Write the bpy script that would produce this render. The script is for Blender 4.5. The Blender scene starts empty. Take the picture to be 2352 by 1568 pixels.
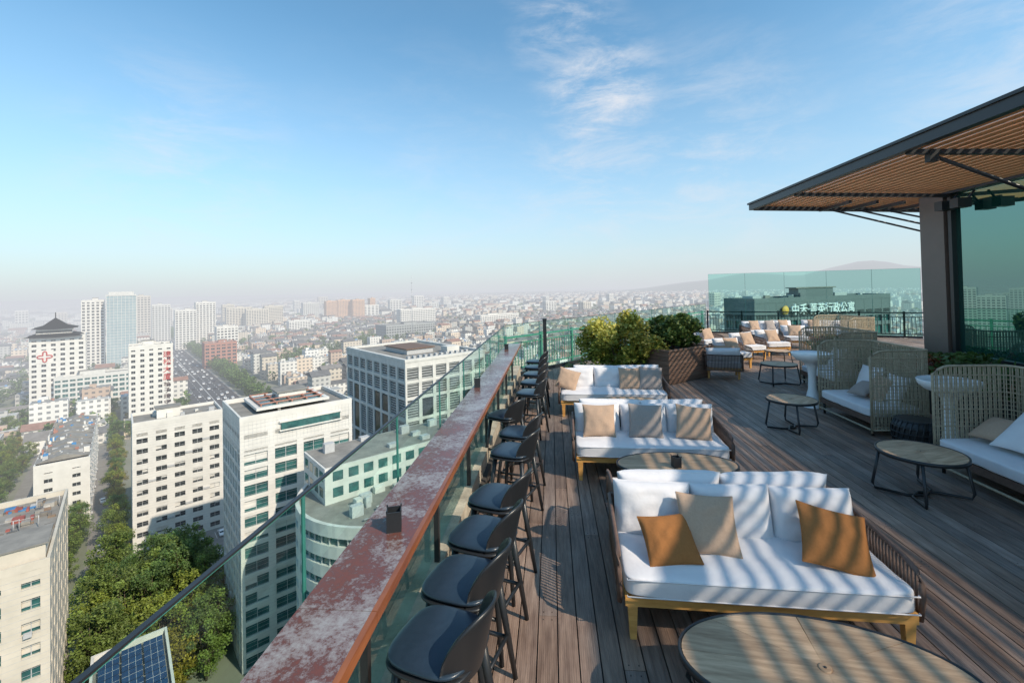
import bpy, math, random
from mathutils import Vector, Matrix, noise
random.seed(7)
R=math.radians
scene=bpy.context.scene
scene.view_settings.view_transform='Standard'
try: scene.view_settings.look='None'
except Exception: pass
scene.view_settings.exposure=0
GZ=-77.5
GR=R(45.8)
D1=Vector((-math.sin(GR),math.cos(GR),0)); D2=Vector((math.cos(GR),math.sin(GR),0))
SUN=Vector((1,-.62,.95)).normalized()
HAZE=(0.685,0.71,0.76,1)

# ---------------------------------------------------------------- materials
def painted_haze_group():  # haze painted into materials: emission colour mixed in by distance from the terrace
    g=bpy.data.node_groups.new('painted_haze','ShaderNodeTree')
    g.interface.new_socket('Shader',in_out='INPUT',socket_type='NodeSocketShader')
    g.interface.new_socket('Shader',in_out='OUTPUT',socket_type='NodeSocketShader')
    N=g.nodes; L=g.links
    i=N.new('NodeGroupInput'); o=N.new('NodeGroupOutput')
    geo=N.new('ShaderNodeNewGeometry')
    ln=N.new('ShaderNodeVectorMath'); ln.operation='LENGTH'; L.new(geo.outputs['Position'],ln.inputs[0])
    nm=N.new('ShaderNodeVectorMath'); nm.operation='NORMALIZE'; L.new(geo.outputs['Position'],nm.inputs[0])
    sp=N.new('ShaderNodeSeparateXYZ'); L.new(nm.outputs[0],sp.inputs[0])
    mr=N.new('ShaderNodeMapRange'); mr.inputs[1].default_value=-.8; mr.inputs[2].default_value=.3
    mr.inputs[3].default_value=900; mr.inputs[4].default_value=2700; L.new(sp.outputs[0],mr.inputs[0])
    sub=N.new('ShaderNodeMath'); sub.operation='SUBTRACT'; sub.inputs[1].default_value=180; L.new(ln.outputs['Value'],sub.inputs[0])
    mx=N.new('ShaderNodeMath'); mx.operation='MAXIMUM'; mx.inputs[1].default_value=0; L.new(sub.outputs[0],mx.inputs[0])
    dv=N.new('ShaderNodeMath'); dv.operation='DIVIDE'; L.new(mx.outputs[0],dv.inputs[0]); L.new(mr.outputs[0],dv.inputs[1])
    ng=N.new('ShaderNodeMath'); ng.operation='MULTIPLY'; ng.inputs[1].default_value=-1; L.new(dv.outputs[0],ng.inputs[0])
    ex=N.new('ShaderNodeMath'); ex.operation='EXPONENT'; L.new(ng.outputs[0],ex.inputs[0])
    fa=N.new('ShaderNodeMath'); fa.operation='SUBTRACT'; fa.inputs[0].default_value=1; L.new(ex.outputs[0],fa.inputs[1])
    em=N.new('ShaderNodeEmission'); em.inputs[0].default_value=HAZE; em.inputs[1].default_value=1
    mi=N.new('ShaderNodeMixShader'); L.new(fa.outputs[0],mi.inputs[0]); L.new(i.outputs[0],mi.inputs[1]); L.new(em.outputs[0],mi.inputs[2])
    L.new(mi.outputs[0],o.inputs[0]); return g
HG=painted_haze_group()
def M(name,c1,c2=None,scale=5,rough=.6,bump=0,bscale=None,metal=0,haze=False,stretch=(1,1,1),attr=False,dist=.02,spec=.5,windows=False,trans=0,world=False):
    m=bpy.data.materials.new(name); m.use_nodes=True
    N=m.node_tree.nodes; L=m.node_tree.links
    b=N['Principled BSDF']; out=N['Material Output']
    b.inputs['Roughness'].default_value=rough; b.inputs['Metallic'].default_value=metal
    b.inputs['Specular IOR Level'].default_value=spec
    c1=tuple(c1)+(1,); c2=tuple(c2)+(1,) if c2 else tuple(x*.75 for x in c1[:3])+(1,)
    if world:
        tc=N.new('ShaderNodeNewGeometry'); src=tc.outputs['Position']
    else:
        tc=N.new('ShaderNodeTexCoord'); src=tc.outputs['Object']
    mp=N.new('ShaderNodeMapping'); mp.inputs['Scale'].default_value=stretch; L.new(src,mp.inputs[0])
    no=N.new('ShaderNodeTexNoise'); no.inputs['Scale'].default_value=scale; no.inputs['Detail'].default_value=7; no.inputs['Roughness'].default_value=.62
    L.new(mp.outputs[0],no.inputs[0])
    cr=N.new('ShaderNodeValToRGB'); cr.color_ramp.elements[0].position=.32; cr.color_ramp.elements[1].position=.68
    cr.color_ramp.elements[0].color=c2; cr.color_ramp.elements[1].color=c1; L.new(no.outputs[0],cr.inputs[0])
    col=cr.outputs[0]
    if attr:
        at=N.new('ShaderNodeAttribute'); at.attribute_name='Col'
        mi=N.new('ShaderNodeMix'); mi.data_type='RGBA'; mi.blend_type='MULTIPLY'; mi.inputs[0].default_value=1
        L.new(col,mi.inputs[6]); L.new(at.outputs['Color'],mi.inputs[7]); col=mi.outputs[2]
    if windows:
        ge=N.new('ShaderNodeNewGeometry')
        dot=N.new('ShaderNodeVectorMath'); dot.operation='DOT_PRODUCT'; dot.inputs[1].default_value=(D1+D2); L.new(ge.outputs['Position'],dot.inputs[0])
        def frac(sock,per,lo,hi):
            d=N.new('ShaderNodeMath'); d.operation='DIVIDE'; d.inputs[1].default_value=per; L.new(sock,d.inputs[0])
            f=N.new('ShaderNodeMath'); f.operation='FRACT'; L.new(d.outputs[0],f.inputs[0])
            g1=N.new('ShaderNodeMath'); g1.operation='GREATER_THAN'; g1.inputs[1].default_value=lo; L.new(f.outputs[0],g1.inputs[0])
            g2=N.new('ShaderNodeMath'); g2.operation='LESS_THAN'; g2.inputs[1].default_value=hi; L.new(f.outputs[0],g2.inputs[0])
            mm=N.new('ShaderNodeMath'); mm.operation='MULTIPLY'; L.new(g1.outputs[0],mm.inputs[0]); L.new(g2.outputs[0],mm.inputs[1]); return mm.outputs[0]
        s2=N.new('ShaderNodeSeparateXYZ'); L.new(ge.outputs['Position'],s2.inputs[0])
        s3=N.new('ShaderNodeSeparateXYZ'); L.new(ge.outputs['Normal'],s3.inputs[0])
        ab=N.new('ShaderNodeMath'); ab.operation='LESS_THAN'; ab.inputs[1].default_value=.3; L.new(s3.outputs[2],ab.inputs[0])
        a=frac(dot.outputs['Value'],3.4,.25,.75); c=frac(s2.outputs[2],3.1,.3,.75)
        k=N.new('ShaderNodeMath'); k.operation='MULTIPLY'; L.new(a,k.inputs[0]); L.new(c,k.inputs[1])
        k2=N.new('ShaderNodeMath'); k2.operation='MULTIPLY'; L.new(k.outputs[0],k2.inputs[0]); L.new(ab.outputs[0],k2.inputs[1])
        k3=N.new('ShaderNodeMath'); k3.operation='MULTIPLY'; L.new(k2.outputs[0],k3.inputs[0]); k3.inputs[1].default_value=.75
        mi=N.new('ShaderNodeMix'); mi.data_type='RGBA'; L.new(k3.outputs[0],mi.inputs[0]); L.new(col,mi.inputs[6]); mi.inputs[7].default_value=(.08,.095,.11,1); col=mi.outputs[2]
    L.new(col,b.inputs['Base Color'])
    if bump:
        n2=N.new('ShaderNodeTexNoise'); n2.inputs['Scale'].default_value=bscale or scale*3; n2.inputs['Detail'].default_value=5; L.new(mp.outputs[0],n2.inputs[0])
        bu=N.new('ShaderNodeBump'); bu.inputs['Strength'].default_value=bump; bu.inputs['Distance'].default_value=dist
        L.new(n2.outputs[0],bu.inputs['Height']); L.new(bu.outputs[0],b.inputs['Normal'])
    last=b.outputs[0]
    if trans:
        tb=N.new('ShaderNodeBsdfTranslucent'); L.new(col,tb.inputs[0])
        ms=N.new('ShaderNodeMixShader'); ms.inputs[0].default_value=trans; L.new(last,ms.inputs[1]); L.new(tb.outputs[0],ms.inputs[2]); last=ms.outputs[0]
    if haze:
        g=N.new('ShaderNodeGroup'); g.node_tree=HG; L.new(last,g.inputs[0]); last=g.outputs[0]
    L.new(last,out.inputs[0])
    return m
def glassmat(name,tint,refl=1.0,rough=0.0):
    m=bpy.data.materials.new(name); m.use_nodes=True; N=m.node_tree.nodes; L=m.node_tree.links
    N.remove(N['Principled BSDF']); out=N['Material Output']
    t=N.new('ShaderNodeBsdfTransparent'); t.inputs[0].default_value=tuple(tint)+(1,)
    g=N.new('ShaderNodeBsdfGlossy'); g.inputs['Roughness'].default_value=rough; g.inputs[0].default_value=(.85,1,.95,1)
    f=N.new('ShaderNodeFresnel'); f.inputs[0].default_value=1.45
    k=N.new('ShaderNodeMath'); k.operation='MULTIPLY'; k.inputs[1].default_value=refl; L.new(f.outputs[0],k.inputs[0])
    mi=N.new('ShaderNodeMixShader'); L.new(k.outputs[0],mi.inputs[0]); L.new(t.outputs[0],mi.inputs[1]); L.new(g.outputs[0],mi.inputs[2]); L.new(mi.outputs[0],out.inputs[0]); return m

# ---------------------------------------------------------------- mesh builder
class MB:
    def __init__(s): s.v=[];s.f=[];s.m=[];s.c=[];s.s=[];s.X=Matrix.Identity(4)
    def add(s,vs,fs,mat=0,smooth=False,col=(1,1,1),X=None):
        o=len(s.v); T=s.X@X if X is not None else s.X
        s.v+= [tuple(T@Vector(p)) for p in vs]
        for f in fs: s.f.append(tuple(o+i for i in f)); s.m.append(mat); s.c.append(col); s.s.append(smooth)
    def box(s,x0,x1,y0,y1,z0,z1,mat=0,col=(1,1,1),X=None):
        s.add([(x0,y0,z0),(x1,y0,z0),(x1,y1,z0),(x0,y1,z0),(x0,y0,z1),(x1,y0,z1),(x1,y1,z1),(x0,y1,z1)],
              [(0,3,2,1),(4,5,6,7),(0,1,5,4),(1,2,6,5),(2,3,7,6),(3,0,4,7)],mat,False,col,X)
    def cbox(s,c,size,rz=0,mat=0,col=(1,1,1)):
        a,b,d=size[0]/2,size[1]/2,size[2]/2
        s.box(-a,a,-b,b,-d,d,mat,col,Matrix.Translation(c)@Matrix.Rotation(rz,4,'Z'))
    def tube(s,pts,r,mat=0,n=8,col=(1,1,1),closed=False):
        pts=[Vector(p) for p in pts]; m=len(pts); vs=[];fs=[]
        rr=r if isinstance(r,(list,tuple)) else [r]*m
        for i,p in enumerate(pts):
            if closed: t=(pts[(i+1)%m]-pts[i-1])
            else: t=(pts[min(i+1,m-1)]-pts[max(i-1,0)])
            t.normalize(); up=Vector((0,0,1)) if abs(t.z)<.9 else Vector((0,1,0))
            a=t.cross(up).normalized(); b=a.cross(t).normalized()
            for k in range(n):
                th=2*math.pi*k/n; vs.append(tuple(p+(a*math.cos(th)+b*math.sin(th))*rr[i]))
        for i in range(m if closed else m-1):
            j=(i+1)%m
            for k in range(n):
                k2=(k+1)%n; fs.append((i*n+k,i*n+k2,j*n+k2,j*n+k))
        if not closed:
            fs.append(tuple(range(n))[::-1]); fs.append(tuple((m-1)*n+k for k in range(n)))
        s.add(vs,fs,mat,n>4,col)
    def revolve(s,prof,n=32,mat=0,sx=1,sy=1,X=None,col=(1,1,1),smooth=True):
        vs=[];fs=[]
        for r,z in prof:
            for k in range(n):
                t=2*math.pi*k/n; vs.append((r*sx*math.cos(t),r*sy*math.sin(t),z))
        for i in range(len(prof)-1):
            for k in range(n):
                k2=(k+1)%n; fs.append((i*n+k,i*n+k2,(i+1)*n+k2,(i+1)*n+k))
        s.add(vs,fs,mat,smooth,col,X)
    def rbox(s,size,X,mat=0,p=7,n=10,crown=0,col=(1,1,1),sag=0,seed=0):
        d={};vs=[];fs=[]
        def vid(q):
            k=tuple(round(x,4) for x in q)
            if k not in d:
                nn=(abs(q[0])**p+abs(q[1])**p+abs(q[2])**p)**(1/p)
                x,y,z=q[0]/nn,q[1]/nn,q[2]/nn
                z2=z*(1+crown*(1-x*x)*(1-y*y))
                wv=noise.noise(Vector((x*size[0]*3+seed,y*size[1]*3,z*2)))*sag
                d[k]=len(vs); vs.append((x*size[0]/2,y*size[1]/2,z2*size[2]/2+wv))
            return d[k]
        for ax in range(3):
            for sg in (-1,1):
                for i in range(n):
                    for j in range(n):
                        def q(a,b):
                            a=math.sin((a/n-.5)*math.pi)*1.0; b=math.sin((b/n-.5)*math.pi)
                            r=[0,0,0]; r[ax]=sg; r[(ax+1)%3]=a; r[(ax+2)%3]=b; return r
                        f=[vid(q(i,j)),vid(q(i+1,j)),vid(q(i+1,j+1)),vid(q(i,j+1))]
                        if sg<0: f=f[::-1]
                        fs.append(tuple(f))
        s.add(vs,fs,mat,True,col,X)
    def pillow(s,w,h,t,X,mat=0,n=14,e=3.0,pinch=.07,seed=0,wr=.09):
        vs=[];fs=[];idx={}
        for sd in (1,-1):
            for i in range(n+1):
                for j in range(n+1):
                    if sd==-1 and (i in(0,n) or j in(0,n)): idx[(sd,i,j)]=idx[(1,i,j)]; continue
                    u=math.sin((i/n-.5)*math.pi); v=math.sin((j/n-.5)*math.pi)
                    x=w/2*u*(1-pinch*(1-v*v)); y=h/2*v*(1-pinch*(1-u*u))
                    th=t/2*max(0,(1-abs(u)**e)*(1-abs(v)**e))**.5
                    th+=noise.noise(Vector((u*2.2+seed*3.1,v*2.2,sd)))*t*wr*(1-u**4)*(1-v**4)
                    th+=noise.noise(Vector((u*6+seed*1.7,v*4.5,sd+5)))*t*wr*.45*(1-u**6)*(1-v**6)
                    idx[(sd,i,j)]=len(vs); vs.append((x,y,sd*th))
        for sd in (1,-1):
            for i in range(n):
                for j in range(n):
                    f=[idx[(sd,i,j)],idx[(sd,i+1,j)],idx[(sd,i+1,j+1)],idx[(sd,i,j+1)]]
                    if sd<0: f=f[::-1]
                    fs.append(tuple(f))
        s.add(vs,fs,mat,True,(1,1,1),X)
        ring=[]
        for i in range(n+1): ring.append(vs[idx[(1,i,0)]])
        for j in range(1,n+1): ring.append(vs[idx[(1,n,j)]])
        for i in range(n-1,-1,-1): ring.append(vs[idx[(1,i,n)]])
        for j in range(n-1,0,-1): ring.append(vs[idx[(1,0,j)]])
        X0=s.X; s.X=X0@X; s.tube(ring,.005,mat,n=5,closed=True); s.X=X0
    def leaf(s,p,size,mat=0,col=(1,1,1),rnd=random,up=0.4):
        a=Vector((rnd.gauss(0,1),rnd.gauss(0,1),rnd.gauss(0,1)*.6)).normalized()
        b=a.cross(Vector((rnd.gauss(0,1)*(1-up),rnd.gauss(0,1)*(1-up),1))).normalized()
        p=Vector(p); l=size*(.7+rnd.random()*.6); w=l*.42
        n=a.cross(b)*l*.12
        o=len(s.v)
        s.v+=[tuple(p-a*l*.5),tuple(p+b*w+n),tuple(p+a*l*.5),tuple(p-b*w+n)]
        s.f.append((o,o+1,o+2,o+3)); s.m.append(mat); s.c.append(col); s.s.append(False)
    def build(s,name,mats,loc=(0,0,0),rz=0,parent=None,colattr=False):
        me=bpy.data.meshes.new(name); me.from_pydata(s.v,[],s.f)
        for m in mats: me.materials.append(m)
        me.polygons.foreach_set('material_index',s.m)
        me.polygons.foreach_set('use_smooth',s.s)
        if colattr:
            a=me.attributes.new('Col','FLOAT_COLOR','FACE')
            flat=[]
            for c in s.c: flat+= [c[0],c[1],c[2],1]
            a.data.foreach_set('color',flat)
        me.update()
        o=bpy.data.objects.new(name,me); scene.collection.objects.link(o)
        o.location=loc; o.rotation_euler=(0,0,rz)
        if parent: o.parent=parent
        return o
def inst(o,name,loc,rz=0,sc=1):
    n=bpy.data.objects.new(name,o.data); scene.collection.objects.link(n); n.location=loc; n.rotation_euler=(0,0,rz)
    n.scale=(sc,sc,sc) if not isinstance(sc,tuple) else sc
    return n
T=Matrix.Translation
def RX(a): return Matrix.Rotation(R(a),4,'X')
def RY(a): return Matrix.Rotation(R(a),4,'Y')
def RZ(a): return Matrix.Rotation(R(a),4,'Z')

# ---------------------------------------------------------------- camera
cam=bpy.data.cameras.new('camera'); co=bpy.data.objects.new('camera',cam); scene.collection.objects.link(co)
cam.lens=16.0; cam.sensor_width=36; cam.clip_end=30000; cam.clip_start=.05
cam.shift_y=-0.0605
co.matrix_world=T((0,0,2.5))@Matrix.Rotation(R(4.95),4,'Z')@Matrix.Rotation(R(91),4,'X')@Matrix.Rotation(R(-1.2),4,'Z')
scene.camera=co

# ---------------------------------------------------------------- world
w=bpy.data.worlds.new('World'); scene.world=w; w.use_nodes=True
N=w.node_tree.nodes; L=w.node_tree.links; N.clear()
out=N.new('ShaderNodeOutputWorld')
sky=N.new('ShaderNodeTexSky'); sky.sky_type='NISHITA'; sky.sun_disc=False
sky.sun_elevation=math.asin(SUN.z); sky.sun_rotation=math.atan2(SUN.x,SUN.y); sky.air_density=1.0; sky.dust_density=.6; sky.ozone_density=1.6; sky.altitude=50
bg=N.new('ShaderNodeBackground'); bg.inputs[1].default_value=.15
tint=N.new('ShaderNodeMix'); tint.data_type='RGBA'; tint.blend_type='MULTIPLY'; tint.inputs[0].default_value=1; tint.inputs[7].default_value=(1.02,1.44,1.42,1)
L.new(sky.outputs[0],tint.inputs[6]); L.new(tint.outputs[2],bg.inputs[0])
tc=N.new('ShaderNodeTexCoord'); sp=N.new('ShaderNodeSeparateXYZ'); L.new(tc.outputs['Generated'],sp.inputs[0])
mr=N.new('ShaderNodeMapRange'); mr.inputs[1].default_value=-.02; mr.inputs[2].default_value=.50; mr.inputs[3].default_value=1; mr.inputs[4].default_value=0; L.new(sp.outputs[2],mr.inputs[0])
pw=N.new('ShaderNodeMath'); pw.operation='POWER'; pw.inputs[1].default_value=1.45; L.new(mr.outputs[0],pw.inputs[0])
bh=N.new('ShaderNodeBackground'); bh.inputs[1].default_value=1
hr=N.new('ShaderNodeMapRange'); hr.inputs[1].default_value=0; hr.inputs[2].default_value=.22; L.new(sp.outputs[2],hr.inputs[0])
hc=N.new('ShaderNodeMix'); hc.data_type='RGBA'; L.new(hr.outputs[0],hc.inputs[0]); hc.inputs[6].default_value=HAZE; hc.inputs[7].default_value=(.56,.69,.84,1); L.new(hc.outputs[2],bh.inputs[0])
m1=N.new('ShaderNodeMixShader'); L.new(pw.outputs[0],m1.inputs[0]); L.new(bg.outputs[0],m1.inputs[1]); L.new(bh.outputs[0],m1.inputs[2])
# clouds
mp=N.new('ShaderNodeMapping'); mp.inputs['Scale'].default_value=(2.0,2.0,6.0); mp.inputs['Rotation'].default_value=(0,R(-14),0); L.new(tc.outputs['Generated'],mp.inputs[0])
cn=N.new('ShaderNodeTexNoise'); cn.inputs['Scale'].default_value=2.9; cn.inputs['Detail'].default_value=10; cn.inputs['Roughness'].default_value=.66; cn.inputs['Distortion'].default_value=.35; L.new(mp.outputs[0],cn.inputs[0])
masks=None
for (dx,dy,dz,rad,amt) in [(.035,.90,.52,.15,.85),(.11,.93,.385,.18,1.2),(.30,.93,.24,.32,.6),(-.63,.74,.22,.26,.5),(.75,.6,.30,.42,.65),(.10,.97,.22,.28,.6),(-.2,.9,.15,.5,.2)]:
    ds=N.new('ShaderNodeVectorMath'); ds.operation='DISTANCE'; ds.inputs[1].default_value=Vector((dx,dy,dz)).normalized(); L.new(tc.outputs['Generated'],ds.inputs[0])
    q=N.new('ShaderNodeMapRange'); q.interpolation_type='SMOOTHSTEP'; q.inputs[1].default_value=0; q.inputs[2].default_value=rad; q.inputs[3].default_value=amt; q.inputs[4].default_value=0; L.new(ds.outputs['Value'],q.inputs[0])
    if masks is None: masks=q.outputs[0]
    else:
        a=N.new('ShaderNodeMath'); a.operation='MAXIMUM'; L.new(masks,a.inputs[0]); L.new(q.outputs[0],a.inputs[1]); masks=a.outputs[0]
cm=N.new('ShaderNodeMapRange'); cm.interpolation_type='SMOOTHSTEP'; cm.inputs[1].default_value=.38; cm.inputs[2].default_value=.74; L.new(cn.outputs[0],cm.inputs[0])
cx=N.new('ShaderNodeMath'); cx.operation='MULTIPLY'; cx.use_clamp=True; L.new(cm.outputs[0],cx.inputs[0]); L.new(masks,cx.inputs[1])
bc=N.new('ShaderNodeBackground'); bc.inputs[0].default_value=(.80,.83,.89,1); bc.inputs[1].default_value=1
m2=N.new('ShaderNodeMixShader'); L.new(cx.outputs[0],m2.inputs[0]); L.new(m1.outputs[0],m2.inputs[1]); L.new(bc.outputs[0],m2.inputs[2])
L.new(m2.outputs[0],out.inputs[0])
sl=bpy.data.lights.new('sun','SUN'); sl.energy=4.7; sl.angle=R(.7); sl.color=(1,.87,.70)
so=bpy.data.objects.new('sun',sl); scene.collection.objects.link(so); so.rotation_euler=(-SUN).to_track_quat('-Z','Y').to_euler(); so.location=(20,-12,30)

# ---------------------------------------------------------------- city materials
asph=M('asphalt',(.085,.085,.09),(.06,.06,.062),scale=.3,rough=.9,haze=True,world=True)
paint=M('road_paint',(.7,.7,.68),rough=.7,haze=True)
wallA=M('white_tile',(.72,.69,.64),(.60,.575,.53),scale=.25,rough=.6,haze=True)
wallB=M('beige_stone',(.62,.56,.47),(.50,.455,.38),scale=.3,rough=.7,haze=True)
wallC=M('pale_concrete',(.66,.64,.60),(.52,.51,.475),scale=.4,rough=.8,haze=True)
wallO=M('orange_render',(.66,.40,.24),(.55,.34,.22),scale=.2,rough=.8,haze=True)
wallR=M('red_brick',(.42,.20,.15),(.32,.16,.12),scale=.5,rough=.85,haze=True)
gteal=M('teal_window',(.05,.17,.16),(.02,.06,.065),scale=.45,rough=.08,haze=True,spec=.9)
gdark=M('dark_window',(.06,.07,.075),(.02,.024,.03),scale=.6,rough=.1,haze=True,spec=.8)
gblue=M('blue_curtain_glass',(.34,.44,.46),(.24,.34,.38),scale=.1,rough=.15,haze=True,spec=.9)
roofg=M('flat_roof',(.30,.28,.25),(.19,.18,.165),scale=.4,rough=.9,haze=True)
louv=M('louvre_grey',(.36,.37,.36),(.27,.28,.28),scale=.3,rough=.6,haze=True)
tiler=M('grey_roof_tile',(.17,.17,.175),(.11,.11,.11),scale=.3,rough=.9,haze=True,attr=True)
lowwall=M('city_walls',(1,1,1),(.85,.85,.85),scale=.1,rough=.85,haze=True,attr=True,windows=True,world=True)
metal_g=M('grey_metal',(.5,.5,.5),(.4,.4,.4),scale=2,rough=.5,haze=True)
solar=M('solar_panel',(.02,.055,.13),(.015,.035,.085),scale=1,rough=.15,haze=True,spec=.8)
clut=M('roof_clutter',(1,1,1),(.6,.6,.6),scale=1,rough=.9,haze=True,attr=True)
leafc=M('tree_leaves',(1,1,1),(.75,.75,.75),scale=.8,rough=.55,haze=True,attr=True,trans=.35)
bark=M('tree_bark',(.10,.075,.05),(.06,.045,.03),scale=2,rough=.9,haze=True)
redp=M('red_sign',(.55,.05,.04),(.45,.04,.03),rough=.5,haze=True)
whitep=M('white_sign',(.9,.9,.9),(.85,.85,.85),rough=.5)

# ground
g=MB(); g.add([(-14000,-14000,0),(14000,-14000,0),(14000,14000,0),(-14000,14000,0)],[(0,1,2,3)])
gm=M('ground_mat',(.26,.25,.22),(.10,.13,.06),scale=.012,rough=.95,haze=True,world=True)
g.build('ground',[gm],(0,0,GZ))

def W(s,t,z=0): p=D2*s+D1*t; return (p.x,p.y,GZ+z)
r=MB()
def strip(s0,s1,t0,t1,z,mat): r.add([W(s0,t0,z),W(s1,t0,z),W(s1,t1,z),W(s0,t1,z)],[(0,1,2,3)],mat)
strip(38,70,130,3200,.05,0)
for s in (45,49.5,58.5,63):
    t=130
    while t<900: strip(s-.14,s+.14,t,t+5,.07,1); t+=11
strip(53.8,54.2,130,1500,.07,1)
r.build('avenue_road',[asph,paint])
r=MB()
strip(1,37,164,185.5,.05,0); strip(-8,-3,60,330,.06,0); strip(-32,-27,200,420,.06,0)
for s in range(6,36,3): strip(s,s+.12,178,183,.08,1); strip(s,s+.12,165,170,.08,1)
r.build('parking_lot_pavement',[M('lot_asphalt',(.24,.23,.21),(.18,.17,.155),scale=.3,rough=.95,haze=True,world=True),paint])
r=MB()
for s0 in (36.2,70): r.box(s0,s0+1.8,130,1500,.0,.16,0,X=Matrix.Translation((0,0,GZ))@Matrix.Rotation(GR,4,'Z'))
r.build('avenue_pavement',[M('paving',(.36,.34,.31),scale=.5,haze=True)])

def bld(name,s,t,w,d,h,floors,bx,by,wall,glass,pier=.35,span=.45,rot=GR,loc=None,clutter=8,extra=None,top=None,mats=None,inset=.4,mull=True,blinds=False):
    b=MB(); i=inset; fh=h/floors
    b.box(i,w-i,i,d-i,0,h-.3,1)
    for k in range(floors+1):
        z=k*fh; hh=span*fh/2
        z0=max(0,z-hh); z1=min(h,z+hh)
        if k==floors: z0=h-(top or span*fh)
        b.box(0,w,0,d,z0,z1,0)
    rb=random.Random(int(w*7+h))
    for n_,ln,ax in ((bx,w,0),(by,d,1)):
        pw_=pier*ln/n_
        for k in range(n_+1):
            c=k*ln/n_; a0=max(-.03,c-pw_/2); a1=min(ln+.03,c+pw_/2)
            if k==0:a0=-.03
            if k==n_:a1=ln+.03
            if ax==0:
                b.box(a0,a1,-.03,i+.1,0,h-.02,0); b.box(a0,a1,d-i-.1,d+.03,0,h-.02,0)
            else:
                b.box(-.035,i+.1,a0 if k else -.034,a1 if k<n_ else d+.034,0,h-.04,0); b.box(w-i-.1,w+.035,a0 if k else -.034,a1 if k<n_ else d+.034,0,h-.04,0)
            if mull and k<n_:
                cc=c+ln/n_/2
                if ax==0: b.box(cc-.05,cc+.05,i-.1,i+.05,0,h-.5,3)
                else: b.box(w-i-.05,w-i+.1,cc-.05,cc+.05,0,h-.5,3); b.box(i-.1,i+.05,cc-.05,cc+.05,0,h-.5,3)
            if blinds and k<n_ :
                for f in range(floors):
                    if rb.random()<.45:
                        zt=(f+1)*fh-span*fh/2; hh=fh*(1-span)*rb.uniform(.2,.9); half=rb.choice((0,1,2))
                        c0=c+pw_/2; c1=c+ln/n_-pw_/2; m_=(c0+c1)/2
                        if half==0: c1=m_
                        elif half==1: c0=m_
                        if ax==0: b.box(c0,c1,i-.03,i+.01,zt-hh,zt,0)
                        else: b.box(w-i-.01,w-i+.03,c0,c1,zt-hh,zt,0)
    b.box(.35,w-.35,.35,d-.35,h,h+.12,2)
    for (x0,x1,y0,y1) in ((-.06,w+.06,-.06,.34),(-.06,w+.06,d-.34,d+.06),(-.06,.34,.34,d-.34),(w-.34,w+.06,.34,d-.34)):
        b.box(x0,x1,y0,y1,h-.1,h+1.1,0)
    rn=random.Random(len(name)*13+int(abs(s)*7))
    if clutter:
        hx=rn.uniform(.35,.6)*w; hy=rn.uniform(.4,.6)*d; b.box(hx-w*.13,hx+w*.13,hy-d*.15,hy+d*.15,h+.12,h+3.2,0); b.box(hx-w*.15,hx+w*.15,hy-d*.17,hy+d*.17,h+3.2,h+3.45,2)
    for _ in range(clutter):
        x=rn.uniform(1.5,w-2.5); y=rn.uniform(1.5,d-2.5); sx=rn.uniform(.6,1.8); sz=rn.uniform(.6,1.6)
        b.box(x,x+sx,y,y+rn.uniform(.6,1.6),h+.12,h+.12+sz,rn.choice((3,3,2,0)))
    if extra: extra(b)
    if loc is None: loc=W(s,t)
    ml=[wall,glass,roofg,metal_g]+(mats or [])
    return b.build(name,ml,loc,rot)

# B1: white office block
def b1x(b):
    for k in range(1,48):
        b.box(.2,23.8,-.05,-.031,k*.83-.02,k*.83+.02,3)
    for k in range(1,5):
        for j in range(11): b.box(k*4.8-1.0,k*4.8+1.0,-.3,-.05,j*3.33+.9,j*3.33+1.5,3) if (k*7+j*3)%5==0 else None
bld('white_office_building',3,186,24,16,39,12,5,4,wallA,gdark,pier=.42,span=.52,clutter=10,top=3.4,extra=b1x,mull=True,blinds=True)
# B2
def b2x(b):
    b.box(4,20,4,18,53.4,54.0,0); b.box(5,19,5,17,54.0,54.1,4)
    for k in range(5): b.box(5+k*3.3,5.3+k*3.3,5,17,54.1,54.5,5)
    for k in range(4): b.box(5,19,5+k*3.8,5.25+k*3.8,54.55,54.75,5)
    for k in range(1,64): b.box(-.06,24.06,-.045,-.032,k*.82-.02,k*.82+.02,3)
    for k in range(1,64): b.box(-.05,-.037,-.03,21,k*.82-.02,k*.82+.02,3)
    for k in range(1,30): b.box(k*.8-.015,k*.8+.015,-.047,-.034,47,52.5,3)
    b.box(8,21,-.45,-.05,49.4,51.0,1); b.box(7.6,21.4,-.6,-.05,51.0,51.3,0); b.box(7.6,21.4,-.6,-.05,49.1,49.4,0)
bld('stone_office_tower',19.3,111.5,24,21,52.5,16,4,7,wallA,gteal,pier=.24,span=.28,clutter=3,top=6.5,extra=b2x,mats=[gteal,wallR],blinds=True)
# B3 louvred tower
b=MB(); w_,d_,h_=30,46,58
b.box(.6,w_-.6,.6,d_-.6,0,h_-.4,1)
z=1.0
while z<h_-1: b.box(.35,w_-.35,.35,d_-.35,z,z+.42,4); z+=.78
for zz in (0,10,20,30,40,46.5,51.5): b.box(0,w_,0,d_,zz,zz+.9,0)
b.box(0,w_,0,d_,h_-1.8,h_,0)
for k in range(7):
    c=k*w_/6; b.box(max(-.03,c-.55),min(w_+.03,c+.55),-.03,.5,0,h_-.03,0); b.box(max(-.03,c-.55),min(w_+.03,c+.55),d_-.5,d_+.03,0,h_-.03,0)
for k in range(9):
    c=k*d_/8; b.box(-.04,.5,max(-.036,c-.6),min(d_+.036,c+.6),0,h_-.05,0); b.box(w_-.5,w_+.04,max(-.036,c-.6),min(d_+.036,c+.6),0,h_-.05,0)
for k in (2,3,6): b.box(.2,.62,k*d_/8+.6,(k+1)*d_/8-.6,12,46,1)
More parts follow.
